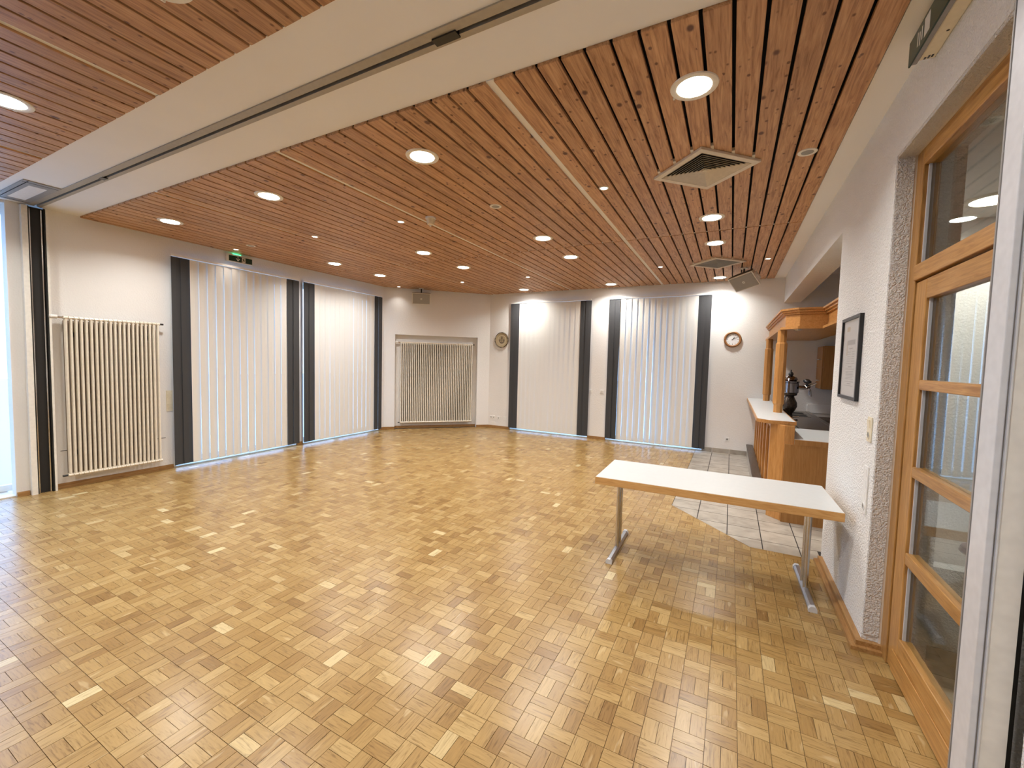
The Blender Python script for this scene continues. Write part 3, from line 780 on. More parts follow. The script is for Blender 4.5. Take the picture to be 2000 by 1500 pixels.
def spot(loc, label, lit):
    r = thing('ceiling_spot', label, 'spotlight', loc, 'small ceiling spots' if lit else 'unlit ceiling spots')
    T = Matrix.Translation(loc)
    k = 1.0 if lit else 1.35
    build('trim_ring', MB().lathe([(0.047 * k, 0.0), (0.046 * k, -0.004), (0.034 * k, -0.006), (0.030 * k, -0.003), (0.030 * k, 0.0)], 24, T, cap=False), 'lamp_ring', r, smooth=True)
    build('lens', MB().add([(p[0], p[1], loc[2] - 0.0033) for p in circ(0.031 * k, 10, loc[:2])], [tuple(range(10))]), 'spot_lens' if lit else 'vent_grey', r, smooth=True)
    if lit: bulb('spot_light', (loc[0], loc[1], loc[2] - 0.0045), 0.055, SPOT_W, (1.0, 0.96, 0.90), 100, r)
    return r
s0 = None
SP = [(-1.123, 3.885, 'small lit ceiling spot right of the wide white ceiling strip, nearer the beam'), (-3.558, 3.862, 'small lit ceiling spot just left of the smoke detector'),
      (-5.091, 3.866, 'small lit ceiling spot between smoke detector and exit sign'), (-6.888, 3.842, 'small lit ceiling spot directly above the exit sign'),
      (-1.124, 7.36, 'small lit ceiling spot over the blind left of the clock'), (-3.559, 7.362, 'small lit ceiling spot in the far row over the blind right of the plate'),
      (-5.085, 7.37, 'small lit ceiling spot in the far row right of the corner loudspeaker'), (-6.80, 7.335, 'small lit ceiling spot left of the corner loudspeaker'), (0.402, 7.366, 'small lit ceiling spot above the right-hand loudspeaker')]
for x, y, lab in SP:
    if s0 is None: s0 = spot((x, y, ZC), lab, True)
    else: dup(s0, (x, y, ZC), lab)
s1 = spot((0.424, 3.86, ZC), 'unlit pale ceiling spot near the right edge of the plank ceiling', False)
dup(s1, (-2.274, 3.883, ZC), 'unlit pale ceiling spot right of the smoke detector')
dup(s1, (-6.442, 3.806, ZC), 'unlit pale ceiling spot near the exit sign')
sd = thing('smoke_detector', 'white smoke detector hanging under the plank ceiling', 'smoke detector', (-3.137, 3.889, ZC))
T = Matrix.Translation((-3.137, 3.889, ZC))
build('base', MB().lathe([(0.058, -0.018), (0.060, 0.0)], 24, T), 'white_plastic', sd, smooth=True)
build('sensing_chamber', MB().lathe([(0.020, -0.085), (0.036, -0.078), (0.046, -0.05), (0.046, -0.03), (0.052, -0.018)], 24, T), 'cream_plastic', sd, smooth=True)
build('probe', MB().lathe([(0.008, -0.10), (0.014, -0.085)], 12, T), 'white_plastic', sd)

# ------------------------------------------------------------------ diamond ventilation grilles
def vent(cx, cy, label, louvres):
    z = ZC
    r = thing('ceiling_vent', label, 'vent', (cx, cy, z), 'diamond ceiling vents')
    def dia(h): return [(cx, cy - h), (cx + h, cy), (cx, cy + h), (cx - h, cy)]
    build('frame', MB().ring(dia(0.402), dia(0.335), z - 0.022, z - 0.001), 'vent_cream', r, bevel=0.003)
    build('backing', MB().prism(dia(0.335), z - 0.004, z - 0.001), 'void_black' if louvres else 'vent_grey', r)
    if louvres:
        n = 9
        for k in range(n):
            h = 0.327 - k * 0.034
            vs = []
            for hh, zz in ((h, z - 0.021), (h - 0.026, z - 0.006)):
                vs += [(p[0], p[1], zz) for p in dia(hh)] 
            for hh, zz in ((h, z - 0.0185), (h - 0.026, z - 0.0035)):
                vs += [(p[0], p[1], zz) for p in dia(hh)]
            fs = []
            for i in range(4):
                j = (i + 1) % 4
                fs += [(i, j, 4 + j, 4 + i), (8 + i, 12 + i, 12 + j, 8 + j), (i, 8 + i, 8 + j, j), (4 + i, 4 + j, 12 + j, 12 + i)]
            build('louvre', MB().add(vs, fs), 'vent_cream', r)
        build('centre_cap', MB().prism(dia(0.022), z - 0.02, z - 0.004), 'vent_cream', r)
    else:
        for k in range(12):
            h = 0.33 - k * 0.027
            build('louvre', MB().ring(dia(h), dia(h - 0.012), z - 0.016, z - 0.004), 'vent_grey', r)
    for b in range(2):
        for x0 in bay_x(b):
            gx = x0 - (PP - PW) / 2; dx = abs(gx - cx)
            if dx < 0.36:
                yy = cy - (0.402 - dx)
                build('gap_filler', MB().box(gx - 0.010, gx + 0.010, yy - 0.045, yy + 0.012, z - 0.004, z + 0.02), 'vent_cream', r)
vent(-0.275, 3.842, 'large diamond ceiling vent with concentric cream louvres near the first downlight', True)
vent(-0.28, 7.37, 'far diamond ceiling vent in front of the right-hand loudspeaker', False)

# ------------------------------------------------------------------ loudspeakers
def speaker(label, c, yaw, pitch, roll, w, h, d, ceil_pt):
    n = Vector((math.sin(yaw) * math.cos(pitch), -math.cos(yaw) * math.cos(pitch), -math.sin(pitch)))
    r_ = Vector((math.cos(yaw), math.sin(yaw), 0)); u = n.cross(r_) 
    if u.z < 0: u = -u
    r2 = r_ * math.cos(roll) + u * math.sin(roll); u2 = u * math.cos(roll) - r_ * math.sin(roll)
    Mx = Matrix(((r2.x, n.x, u2.x, c[0]), (r2.y, n.y, u2.y, c[1]), (r2.z, n.z, u2.z, c[2]), (0, 0, 0, 1)))
    t = thing('loudspeaker', label, 'loudspeaker', c, 'hanging loudspeakers')
    hw, hh = w / 2, h / 2
    def fr(y, k): return [Mx @ Vector((sx * hw * k, y, sz * hh * k)) for sx, sz in ((-1, -1), (1, -1), (1, 1), (-1, 1))]
    v = fr(0, 1) + fr(-d, 0.72)
    build('cabinet', MB().add(v, [(0, 1, 2, 3), (7, 6, 5, 4), (0, 4, 5, 1), (1, 5, 6, 2), (2, 6, 7, 3), (3, 7, 4, 0)]), 'speaker_white', t, bevel=0.008)
    build('top_shade', MB().add([Mx @ Vector(p) for p in ((-hw * .97, -0.012, hh + .003), (hw * .97, -0.012, hh + .003), (hw * .72, -d, hh * .72 + .004), (-hw * .72, -d, hh * .72 + .004), (-hw * .97, -0.012, hh - .006), (hw * .97, -0.012, hh - .006), (hw * .72, -d, hh * .72 - .006), (-hw * .72, -d, hh * .72 - .006))], [(0, 1, 2, 3), (7, 6, 5, 4), (0, 4, 5, 1), (1, 5, 6, 2), (2, 6, 7, 3), (3, 7, 4, 0)]), 'brown_shade', t)  # dark sheet painting the shaded top face of the pale cabinet
    build('grille', MB().box(-hw + 0.02, hw - 0.02, -0.004, 0.006, -hh + 0.02, hh - 0.02, Mx), 'speaker_grille', t, bevel=0.003)
    b = MB()
    for sx in (-1, 1):
        for sz in (-1, 1): b.box(sx * 0.011 - 0.008, sx * 0.011 + 0.008, 0.006, 0.008, sz * 0.011 - 0.008, sz * 0.011 + 0.008, Mx)
    build('badge', b, 'sign_white', t)
    back = Mx @ Vector((0, -d * 0.8, hh * 0.6))
    build('arm', MB().tube(back, (back.x, back.y, ZC - 0.001), 0.014, 10), 'black_plastic', t)
    build('ceiling_plate', MB().lathe([(0.055, -0.012), (0.06, 0)], 20, Matrix.Translation((back.x, back.y, ZC - 0.001))), 'lamp_ring', t)
    build('yoke', MB().box(hw * 0.9, hw * 0.9 + 0.014, -d * 0.75, -d * 0.2, -hh * 0.5, hh * 0.5, Mx).box(hw * 0.9 + 0.01, hw * 0.9 + 0.03, -d * 0.6, -d * 0.4, -0.03, 0.03, Mx), 'speaker_white', t)
speaker('small pale loudspeaker with grey grille above the corner radiator', (-6.40, 7.64, 3.055), math.radians(40), math.radians(24), 0, 0.42, 0.27, 0.17, None)
speaker('tilted pale loudspeaker under the ceiling above the clock and bar', (0.108, 7.906, 3.071), math.radians(-28.3), math.radians(43.4), math.radians(13), 0.44, 0.285, 0.15, None)

# ------------------------------------------------------------------ exit sign above the left window
es = thing('exit_sign', 'green emergency exit sign with arrow and running figure above the left window', 'exit sign', (XL + 0.02, 4.035, 3.19))
EM = Matrix(((0, 1, 0, XL), (1, 0, 0, 4.035), (0, 0, 1, 3.155), (0, 0, 0, 1)))     # local X along wall, Y into room
build('housing', MB().box(-0.20, 0.205, 0.0, 0.045, 0.0, 0.125, EM), 'paint_white', es, bevel=0.004)
build('sign_panel', MB().box(-0.165, 0.195, 0.045, 0.050, 0.015, 0.10, EM), 'sign_green', es)
build('glow_strip', MB().box(-0.10, 0.02, 0.02, 0.049, 0.1252, 0.132, EM), 'sign_glow', es)
a = MB(); E0 = EM @ Matrix.Translation((-0.03, 0.0505, 0.058)) @ Matrix.Rotation(math.pi / 2, 4, 'X')
a.prism([(-0.005, 0.034), (0.005, 0.034), (0.005, -0.02), (-0.005, -0.02)], -0.001, 0.0, E0)
a.prism([(0.0, -0.036), (0.030, 0.004), (0.030, 0.016), (0.0, -0.02)], -0.001, 0.0, E0); a.prism([(0.0, -0.036), (0.0, -0.02), (-0.030, 0.016), (-0.030, 0.004)], -0.001, 0.0, E0)
build('arrow', a, 'sign_white', es)
E1 = EM @ Matrix.Translation((0.058, 0.0505, 0.057)) @ Matrix.Rotation(math.pi / 2, 4, 'X')
build('pictogram_field', MB().box(-0.028, 0.028, -0.040, 0.040, -0.0008, 0.0, E1), 'sign_white', es)
a = MB(); a.lathe([(0.007, 0), (0.007, 0.001)], 12, E1 @ Matrix.Translation((0.006, 0.027, -0.002)))
for q in ([(-0.004, 0.018), (0.008, 0.016), (0.006, -0.006), (-0.008, -0.004)], [(-0.006, 0.016), (-0.022, 0.010), (-0.021, 0.004), (-0.004, 0.009)], [(0.006, 0.015), (0.022, 0.002), (0.018, -0.002), (0.006, 0.007)], [(-0.008, -0.002), (0.0, -0.004), (-0.014, -0.034), (-0.022, -0.032)], [(-0.002, -0.004), (0.007, -0.004), (0.020, -0.020), (0.014, -0.025)]): a.prism(q, -0.002, -0.0009, E1)
build('running_figure', a, 'sign_green', es)

# emergency light over the glazed door
el = thing('emergency_light', 'white emergency light with dark pictogram plate high above the glazed door', 'emergency light', (0.74, 2.55, 3.19))
build('housing', MB().box(0.725, XR, 2.36, 2.755, 3.185, 3.255), 'cream_plastic', el, bevel=0.006)
build('lens_strip', MB().box(0.700, 0.7248, 2.33, 2.77, 3.180, 3.25), 'alu_dark', el, bevel=0.004)
pl = build('pictogram_plate', MB().box(0.6925, 0.6995, 2.33, 2.77, 3.172, 3.285), 'sign_green', el)
build('plate_marks', MB().box(0.6915, 0.6924, 2.52, 2.58, 3.19, 3.27).box(0.6915, 0.6924, 2.60, 2.612, 3.20, 3.26).box(0.6915, 0.6924, 2.625, 2.637, 3.19, 3.25).box(0.6915, 0.6924, 2.65, 2.662, 3.20, 3.262), 'sign_white', pl)
build('vent_holes', MB().box(0.74, 0.748, 2.73, 2.748, 3.1843, 3.1852).box(0.752, 0.760, 2.72, 2.744, 3.1843, 3.1852).box(0.764, 0.772, 2.72, 2.74, 3.1843, 3.1852).lathe([(0.006, 3.1843), (0.006, 3.1852)], 10, Matrix.Translation((0.765, 2.56, 0))), 'black_plastic', el)

# ------------------------------------------------------------------ plate, clock
pt = thing('wall_plate', 'round tan wall plate with dark pierced rim and anchor emblem', 'wall plate', (-5.035, YB, 2.19))
WM = Matrix.Translation((-5.035, YB - 0.002, 2.19)) @ Matrix.Rotation(math.pi / 2, 4, 'X')     # local Z -> into room (-Y)
build('dish', MB().lathe([(0.155, 0.0), (0.175, 0.010), (0.183, 0.026), (0.178, 0.030), (0.135, 0.018), (0.12, 0.013), (0.0005, 0.012)], 48, WM, cap=False), 'plate_tan', pt, smooth=True)
m = MB()
for k in range(30):
    a = 2 * math.pi * k / 30
    RR = WM @ Matrix.Rotation(a, 4, 'Z')
    m.prism([(0.166, -0.010), (0.192, -0.014), (0.192, 0.006), (0.168, 0.008)], 0.024, 0.032, RR)
build('pierced_rim', m, 'plate_dark', pt)
build('inner_band', MB().ring(circ(0.118, 40), circ(0.104, 40), 0.0135, 0.0155, WM), 'plate_pale', pt)
m = MB()
m.box(-0.006, 0.006, -0.075, 0.055, 0.0125, 0.017, WM); m.ring(circ(0.018, 16, (0, 0.066)), circ(0.009, 16, (0, 0.066)), 0.0125, 0.017, WM); m.box(-0.03, 0.03, 0.036, 0.045, 0.0125, 0.017, WM)
arc = [(0.060 * math.cos(t), -0.012 + 0.064 * math.sin(t)) for t in [math.radians(180 + 180 * k / 12) for k in range(13)]]
for p, q_ in zip(arc, arc[1:]):
    dx, dy = q_[0] - p[0], q_[1] - p[1]; L_ = math.hypot(dx, dy); ox, oy = -dy / L_ * 0.008, dx / L_ * 0.008
    m.prism([(p[0] + ox, p[1] + oy), (q_[0] + ox, q_[1] + oy), (q_[0] - ox, q_[1] - oy), (p[0] - ox, p[1] - oy)], 0.0125, 0.017, WM)
m.prism([(-0.078, -0.012), (-0.046, -0.012), (-0.062, 0.022)], 0.0125, 0.017, WM); m.prism([(0.078, -0.012), (0.046, -0.012), (0.062, 0.022)], 0.0125, 0.017, WM)
m.box(-0.034, -0.026, -0.03, 0.03, 0.0125, 0.017, WM); m.box(0.026, 0.034, -0.03, 0.03, 0.0125, 0.017, WM)
build('anchor_emblem', m, 'plate_dark', pt)
ck = thing('wall_clock', 'round wooden wall clock with white face near the bar', 'clock', (-0.008, YB, 2.2))
CM = Matrix.Translation((-0.008, YB - 0.001, 2.2)) @ Matrix.Rotation(math.pi / 2, 4, 'X')
build('rim', MB().lathe([(0.140, 0.0), (0.152, 0.012), (0.150, 0.030), (0.132, 0.040), (0.112, 0.030), (0.110, 0.016)], 48, CM, cap=False), 'clock_wood', ck, smooth=True)
build('face', MB().lathe([(0.111, 0.0), (0.111, 0.016)], 40, CM), 'paper', ck)
m = MB()
for k in range(12):
    w_ = 0.004 if k % 3 == 0 else 0.0022
    m.box(-w_, w_, 0.082, 0.100, 0.0162, 0.0172, CM @ Matrix.Rotation(2 * math.pi * k / 12, 4, 'Z'))
build('hour_marks', m, 'black_plastic', ck)
build('hour_hand', MB().prism([(-0.006, -0.018), (0.006, -0.018), (0.003, 0.058), (-0.003, 0.058)], 0.018, 0.0195, CM @ Matrix.Rotation(-math.radians(36), 4, 'Z')), 'black_plastic', ck)
build('minute_hand', MB().prism([(-0.005, -0.02), (0.005, -0.02), (0.002, 0.085), (-0.002, 0.085)], 0.0200, 0.0215, CM @ Matrix.Rotation(-math.radians(63), 4, 'Z')), 'black_plastic', ck)

# ------------------------------------------------------------------ sockets and switches
def plate_on(name, label, cat, Mx, w, h, mat, cells, group=None):
    # local X across, Y out of wall, Z up; cells = list of (z offset / x offset, type)
    r = thing(name, label, cat, Mx @ Vector((0, 0, 0)), group)
    build('cover_plate', MB().box(-w / 2, w / 2, 0, 0.008, -h / 2, h / 2, Mx), mat, r, bevel=0.003)
    for cx, cz, kind in cells:
        C = Mx @ Matrix.Translation((cx, 0.008, cz))
        if kind == 'socket':
            build('socket_insert', MB().ring([(0.026 * math.cos(t), 0.026 * math.sin(t)) for t in [2 * math.pi * k / 20 for k in range(20)]], [(0.019 * math.cos(t), 0.019 * math.sin(t)) for t in [2 * math.pi * k / 20 for k in range(20)]], 0.0, 0.003, C @ Matrix.Rotation(-math.pi / 2, 4, 'X')), mat, r)
            build('socket_well', MB().lathe([(0.019, 0), (0.019, 0.001)], 16, C @ Matrix.Rotation(-math.pi / 2, 4, 'X')), 'alu_dark', r)
            build('pin_holes', MB().box(-0.011, -0.007, 0.001, 0.002, -0.002, 0.002, C).box(0.007, 0.011, 0.001, 0.002, -0.002, 0.002, C), 'black_plastic', r)
        elif kind == 'rocker':
            build('rocker', MB().add([C @ Vector(p) for p in ((-.024, 0, -.024), (.024, 0, -.024), (.024, 0, .024), (-.024, 0, .024), (-.024, .003, -.024), (.024, .003, -.024), (.024, .008, .024), (-.024, .008, .024))], [(0, 1, 2, 3), (4, 7, 6, 5), (0, 4, 5, 1), (2, 6, 7, 3), (0, 3, 7, 4), (1, 5, 6, 2)]), mat, r)
        elif kind == 'jack':
            build('jack', MB().box(-0.014, 0.014, 0, 0.0015, -0.007, 0.007, C), 'black_plastic', r)
        else:
            build('blank_insert', MB().box(-0.024, 0.024, 0, 0.0015, -0.024, 0.024, C), mat, r)
    return r
def back_m(x, z): return Matrix(((1, 0, 0, x), (0, -1, 0, YB), (0, 0, 1, z), (0, 0, 0, 1)))
def right_m(y, z): return Matrix(((0, -1, 0, XR), (1, 0, 0, y), (0, 0, 1, z), (0, 0, 0, 1)))
plate_on('wall_socket', 'white double socket low on the wall, nearest the slanting corner', 'socket', back_m(-5.262, 0.262), 0.155, 0.082, 'white_plastic', [(-0.037, 0, 'socket'), (0.037, 0, 'jack')])
plate_on('wall_socket', 'white data socket low on the wall, middle of the three under the plate', 'socket', back_m(-5.085, 0.255), 0.085, 0.085, 'white_plastic', [(0, 0, 'jack')])
plate_on('wall_socket', 'blank white socket box low on the wall beside the grey slats', 'socket', back_m(-4.90, 0.25), 0.08, 0.10, 'white_plastic', [(0, 0, 'blank')])
plate_on('wall_socket', 'white power socket low on the wall between clock blind and bar', 'socket', back_m(-0.01, 0.277), 0.083, 0.083, 'white_plastic', [(0, 0, 'socket')])
plate_on('wall_switch', 'white rocker switch on the pier between the two back blinds, right one', 'switch', back_m(-2.50, 1.06), 0.083, 0.083, 'white_plastic', [(0, 0, 'rocker')])
plate_on('wall_switch', 'white rocker switch beside the grey slats of the plate-side back blind', 'switch', back_m(-2.755, 1.055), 0.07, 0.083, 'white_plastic', [(0, 0, 'rocker')])
plate_on('wall_switch', 'cream switch panel on the left wall between radiator and grey slats', 'switch', Matrix(((0, 1, 0, XL), (-1, 0, 0, 3.055), (0, 0, 1, 0.99), (0, 0, 0, 1))), 0.08, 0.30, 'cream_plastic', [(0, 0.07, 'rocker'), (0, -0.07, 'rocker')])
plate_on('wall_switch', 'cream double light switch on the white wall below the framed certificate', 'switch', right_m(3.335, 1.325), 0.083, 0.155, 'cream_plastic', [(0, 0.036, 'rocker'), (0, -0.036, 'socket')])
plate_on('socket_strip', 'tall white strip of four sockets on the wall beside the door', 'socket', right_m(3.335, 0.945), 0.083, 0.30, 'white_plastic', [(0, 0.108, 'blank'), (0, 0.036, 'blank'), (0, -0.036, 'blank'), (0, -0.108, 'socket')])

# ------------------------------------------------------------------ framed certificate
fc = thing('framed_certificate', 'black framed printed certificate on the white wall by the bar opening', 'picture frame', (XR - 0.01, 3.915, 1.475))
y0, y1, z0, z1 = 3.655, 4.180, 1.475, 2.083
FM = Matrix(((0, -1, 0, XR), (1, 0, 0, (y0 + y1) / 2), (0, 0, 1, (z0 + z1) / 2), (0, 0, 0, 1)))
fw, fh = (y1 - y0) / 2, (z1 - z0) / 2
for a_, b_, c_, d_ in ((-fw, -fw + 0.022, -fh, fh), (fw - 0.022, fw, -fh, fh), (-fw + 0.022, fw - 0.022, -fh, -fh + 0.022), (-fw + 0.022, fw - 0.022, fh - 0.022, fh)):
    build('frame_bar', MB().box(a_, b_, 0.0, 0.024, c_, d_, FM), 'black_plastic', fc)
pg = build('sheet', MB().box(-fw + 0.022, fw - 0.022, 0.002, 0.010, -fh + 0.022, fh - 0.022, FM), 'paper', fc)
m = MB(); rr = random.Random(3)
def line(z, wd, th): m.box(-wd, wd, 0.010, 0.0104, z - th, z + th, FM)
line(0.115, 0.115, 0.018)
for z, wd in ((0.07, 0.05),): line(z, wd, 0.004)
for k in range(6):
    z = 0.045 - k * 0.017
    m.box(-0.11, -0.035, 0.010, 0.0104, z - 0.002, z + 0.002, FM); m.box(0.0, 0.10, 0.010, 0.0104, z - 0.002, z + 0.002, FM)
line(-0.065, 0.05, 0.0045); line(-0.082, 0.13, 0.002)
for k in range(6): line(-0.10 - k * 0.011, 0.12 - rr.random() * 0.03, 0.0022)
line(-0.175, 0.13, 0.002); line(-0.19, 0.05, 0.003); line(-0.205, 0.12, 0.002)
build('printed_lines', m, 'print_grey', pg)
build('seal', MB().box(0.055, 0.145, 0.010, 0.0104, 0.20, 0.235, FM).box(0.10, 0.12, 0.010, 0.0104, 0.02, 0.12, FM), 'print_gold', pg)
build('glass_pane', MB().box(-fw + 0.022, fw - 0.022, 0.014, 0.016, -fh + 0.022, fh - 0.022, FM), 'picture_glass', fc)

# ------------------------------------------------------------------ table
TA = math.radians(1.2)
TM = Matrix.Translation((-0.137, 3.83, 0)) @ Matrix.Rotation(TA, 4, 'Z')
tb = thing('folding_table', 'long white topped folding table with wooden edge and chrome legs', 'table', (-0.137, 3.83, 0))
TL, TW = 0.852, 0.362
build('table_top', MB().box(-TL + 0.004, TL - 0.004, -TW + 0.004, TW - 0.004, 0.68, 0.731, TM), 'laminate_white', tb)
build('wood_edge', MB().ring([(-TL, -TW), (TL, -TW), (TL, TW), (-TL, TW)], [(-TL + 0.005, -TW + 0.005), (TL - 0.005, -TW + 0.005), (TL - 0.005, TW - 0.005), (-TL + 0.005, TW - 0.005)], 0.669, 0.729, TM), 'table_edge', tb, bevel=0.002)
build('under_frame', MB().box(-0.80, 0.80, -0.28, -0.25, 0.645, 0.68, TM).box(-0.80, 0.80, 0.25, 0.28, 0.645, 0.68, TM), 'black_plastic', tb)
for sx in (-1, 1):
    X = sx * 0.712
    ft = build('foot', MB().prism([(-0.024, 0.0), (0.024, 0.0), (0.024, 0.018), (0.012, 0.034), (-0.012, 0.034), (-0.024, 0.018)], -0.34, 0.34, TM @ Matrix.Translation((X, 0, 0.004)) @ Matrix.Rotation(math.pi / 2, 4, 'X')), 'foot_metal', tb)
    for sy in (-1, 1):
        build('end_cap', MB().prism([(-0.026, -0.003), (0.026, -0.003), (0.026, 0.019), (0.013, 0.037), (-0.013, 0.037), (-0.026, 0.019)], -0.016, 0.016, TM @ Matrix.Translation((X, sy * 0.345, 0.004)) @ Matrix.Rotation(math.pi / 2, 4, 'X')), 'alu', ft)
    for sy in (-1, 1):
        p0 = TM @ Vector((X, sy * 0.055, 0.03)); p1 = TM @ Vector((X, sy * 0.055, 0.68))
        build('leg', MB().tube(p0, p1, 0.0165, 16), 'chrome', tb, smooth=True)
    build('leg_web', MB().box(X - 0.003, X + 0.003, -0.045, 0.045, 0.034, 0.66, TM), 'alu_dark', tb)
    build('hinge_plate', MB().box(X - 0.05 - sx * 0.04, X + 0.05 - sx * 0.04, -0.10, 0.10, 0.655, 0.68, TM), 'black_plastic', tb)

# ------------------------------------------------------------------ bar
bc = thing('bar_counter', 'beech bar counter with panelled front and brown end panel', 'bar counter', (0.5, 7.2, 0))
build('body', MB().prism([(0.455, 5.56), (0.56, 5.455), (0.62, 5.455), (0.62, YB - 0.01), (0.455, YB - 0.01)], 0.0, 1.062), 'brown_panel', bc)
st = None
sy_ = [5.565, 6.07, 6.58, 7.09, 7.60, 8.11, 8.62]
for y in sy_:
    o_ = (0.43, y, 0.0)
    if st is None: st = build('front_stile', MB().box(0.425, 0.455, y, y + 0.095, 0.10, 1.062), 'beech', bc, origin=o_, bevel=0.006)
    else: inst(st, 'front_stile', o_, bc)
tr_ = None
for y in sy_:
    yy = y + 0.095; y2 = min(y + 0.505, YB - 0.012)
    if tr_ is None or y2 - yy < 0.409: 
        mb = MB(); w_ = y2 - yy
        pts = [(0, 0.0), (w_, 0.0), (w_, -0.15), (w_ - 0.06, -0.06), (0.06, -0.06), (0, -0.15)]
        mb.prism(pts, 0.432, 0.455, Matrix(((0, 0, 1, 0), (1, 0, 0, yy), (0, 1, 0, 1.062), (0, 0, 0, 1))))
        t_ = build('front_rail', mb, 'beech', bc, origin=(0.43, yy, 0.9))
        if y2 - yy > 0.409: tr_ = t_
    else: inst(tr_, 'front_rail', (0.43, yy, 0.9), bc)
build('corner_stile', MB().prism([(0.425, 5.555), (0.55, 5.43), (0.572, 5.455), (0.452, 5.572)], 0.0, 1.062), 'beech', bc, bevel=0.004)
build('plinth', MB().box(0.448, 0.456, 5.57, YB - 0.01, 0.0, 0.10), 'dark_step', bc)
build('end_post', MB().box(0.553, 0.642, 5.425, 5.56, 0.0, 1.062), 'beech', bc, bevel=0.004)
bt = thing('serving_ledge', 'white laminate bar top with beech edge and cut corner', 'counter', (0.46, 7.3, 1.062))
outl = [(0.285, YB - 0.01), (0.285, 5.70), (0.40, 5.585), (0.66, 5.585), (0.66, YB - 0.01)]
inl = [(0.297, YB - 0.01), (0.297, 5.705), (0.405, 5.597), (0.648, 5.597), (0.648, YB - 0.01)]
outl = [(x, y - 0.10 if y < 6 else y) for x, y in outl]; inl = [(x, y - 0.10 if y < 6 else y) for x, y in inl]
build('surface', MB().prism(inl, 1.064, 1.102), 'laminate_white', bt)
build('wood_edge', MB().ring(outl, inl, 1.063, 1.101), 'beech_y', bt)
fr = thing('foot_rest', 'dark brown wooden footstep along the front of the bar', 'footrest', (0.37, 7.7, 0))
build('step_board', MB().box(0.315, 0.424, 6.3, YB - 0.015, 0.195, 0.222), 'dark_step', fr, bevel=0.004)
build('step_front', MB().box(0.33, 0.345, 6.32, YB - 0.015, 0.0, 0.195), 'tile_beige', fr)
wt = thing('bar_worktop_unit', 'lower white serving worktop on a brown cabinet at the near end of the bar', 'counter', (0.9, 5.9, 0))
build('end_panel', MB().box(0.556, 1.24, 5.400, 5.4235, 0.0, 0.862), 'brown_panel', wt)
build('end_filler', MB().box(0.6425, 1.24, 5.424, 5.46, 0.0, 0.862), 'brown_panel', wt)
build('carcass', MB().box(0.6425, 1.22, 5.46, 6.419, 0.0, 0.862), 'brown_panel', wt)
build('edge_strip', MB().box(0.6425, 1.26, 5.395, 5.42, 0.863, 0.918), 'brown_panel', wt)
build('surface', MB().box(0.6425, 1.26, 5.42, 6.42, 0.863, 0.92), 'laminate_white', wt)
sk_ = thing('sink_unit', 'stainless steel bar sink and drainer behind the bar top', 'sink', (0.95, 7.6, 0))
build('cabinet_body', MB().box(0.6425, 1.22, 6.421, YB - 0.01, 0.0, 0.862), 'brown_panel', sk_)
build('drainer', MB().box(0.6625, 1.26, 6.42, YB - 0.01, 0.863, 0.915), 'steel', sk_, bevel=0.003)
build('raised_rim', MB().box(1.20, 1.26, 6.44, YB - 0.02, 0.915, 0.921), 'steel', sk_, bevel=0.003)
build('joint_line', MB().box(0.80, 0.81, 6.44, 7.9, 0.915, 0.9165), 'void_black', sk_)
for y in (8.0, 8.42):
    build('bowl_rim', MB().ring([(0.72, y), (1.15, y), (1.15, y + 0.34), (0.72, y + 0.34)], [(0.75, y + 0.03), (1.12, y + 0.03), (1.12, y + 0.31), (0.75, y + 0.31)], 0.915, 0.921), 'steel', sk_)
    build('bowl', MB().box(0.75, 1.12, y + 0.03, y + 0.31, 0.915, 0.9165), 'void_black', sk_)
fa = thing('mixer_tap', 'small chrome tap on the steel bar sink', 'tap', (0.74, 6.75, 0.9215))
build('tap_body', MB().tube((0.76, 6.75, 0.9215), (0.76, 6.75, 0.99), 0.02, 12), 'chrome', fa, smooth=True)
build('spout', MB().path([(0.76, 6.75, 0.985), (0.76, 6.75, 1.03), (0.83, 6.75, 1.04)], 0.011), 'chrome', fa, smooth=True)
build('lever', MB().tube((0.76, 6.74, 0.985), (0.80, 6.66, 1.0), 0.014), 'black_plastic', fa)
# beer tap tower
bx_, by_ = 0.735, 6.95
bp = thing('beer_tap', 'ornate dark and chrome beer tap tower behind the front bar post', 'beer tap', (bx_, by_, 0.9215))
T = Matrix.Translation((bx_, by_, 0))
build('base_column', MB().lathe([(0.075, 0.9215), (0.075, 0.95), (0.05, 0.985), (0.045, 1.06), (0.07, 1.10), (0.095, 1.16), (0.092, 1.21), (0.065, 1.265), (0.052, 1.30)], 28, T), 'tap_dark', bp, smooth=True)
build('collar', MB().lathe([(0.055, 1.30), (0.085, 1.315), (0.088, 1.34)], 28, T), 'tap_dark', bp, smooth=True)
build('body', MB().lathe([(0.088, 1.34), (0.10, 1.35), (0.10, 1.48), (0.09, 1.49)], 28, T), 'tap_chrome', bp, smooth=True)
build('lid', MB().lathe([(0.105, 1.49), (0.105, 1.505), (0.07, 1.51), (0.085, 1.53), (0.07, 1.56), (0.03, 1.58)], 28, T), 'tap_chrome', bp, smooth=True)
build('finial', MB().ball((bx_, by_, 1.605), 0.032).tube((bx_, by_, 1.63), (bx_, by_, 1.665), 0.008), 'black_plastic', bp, smooth=True)
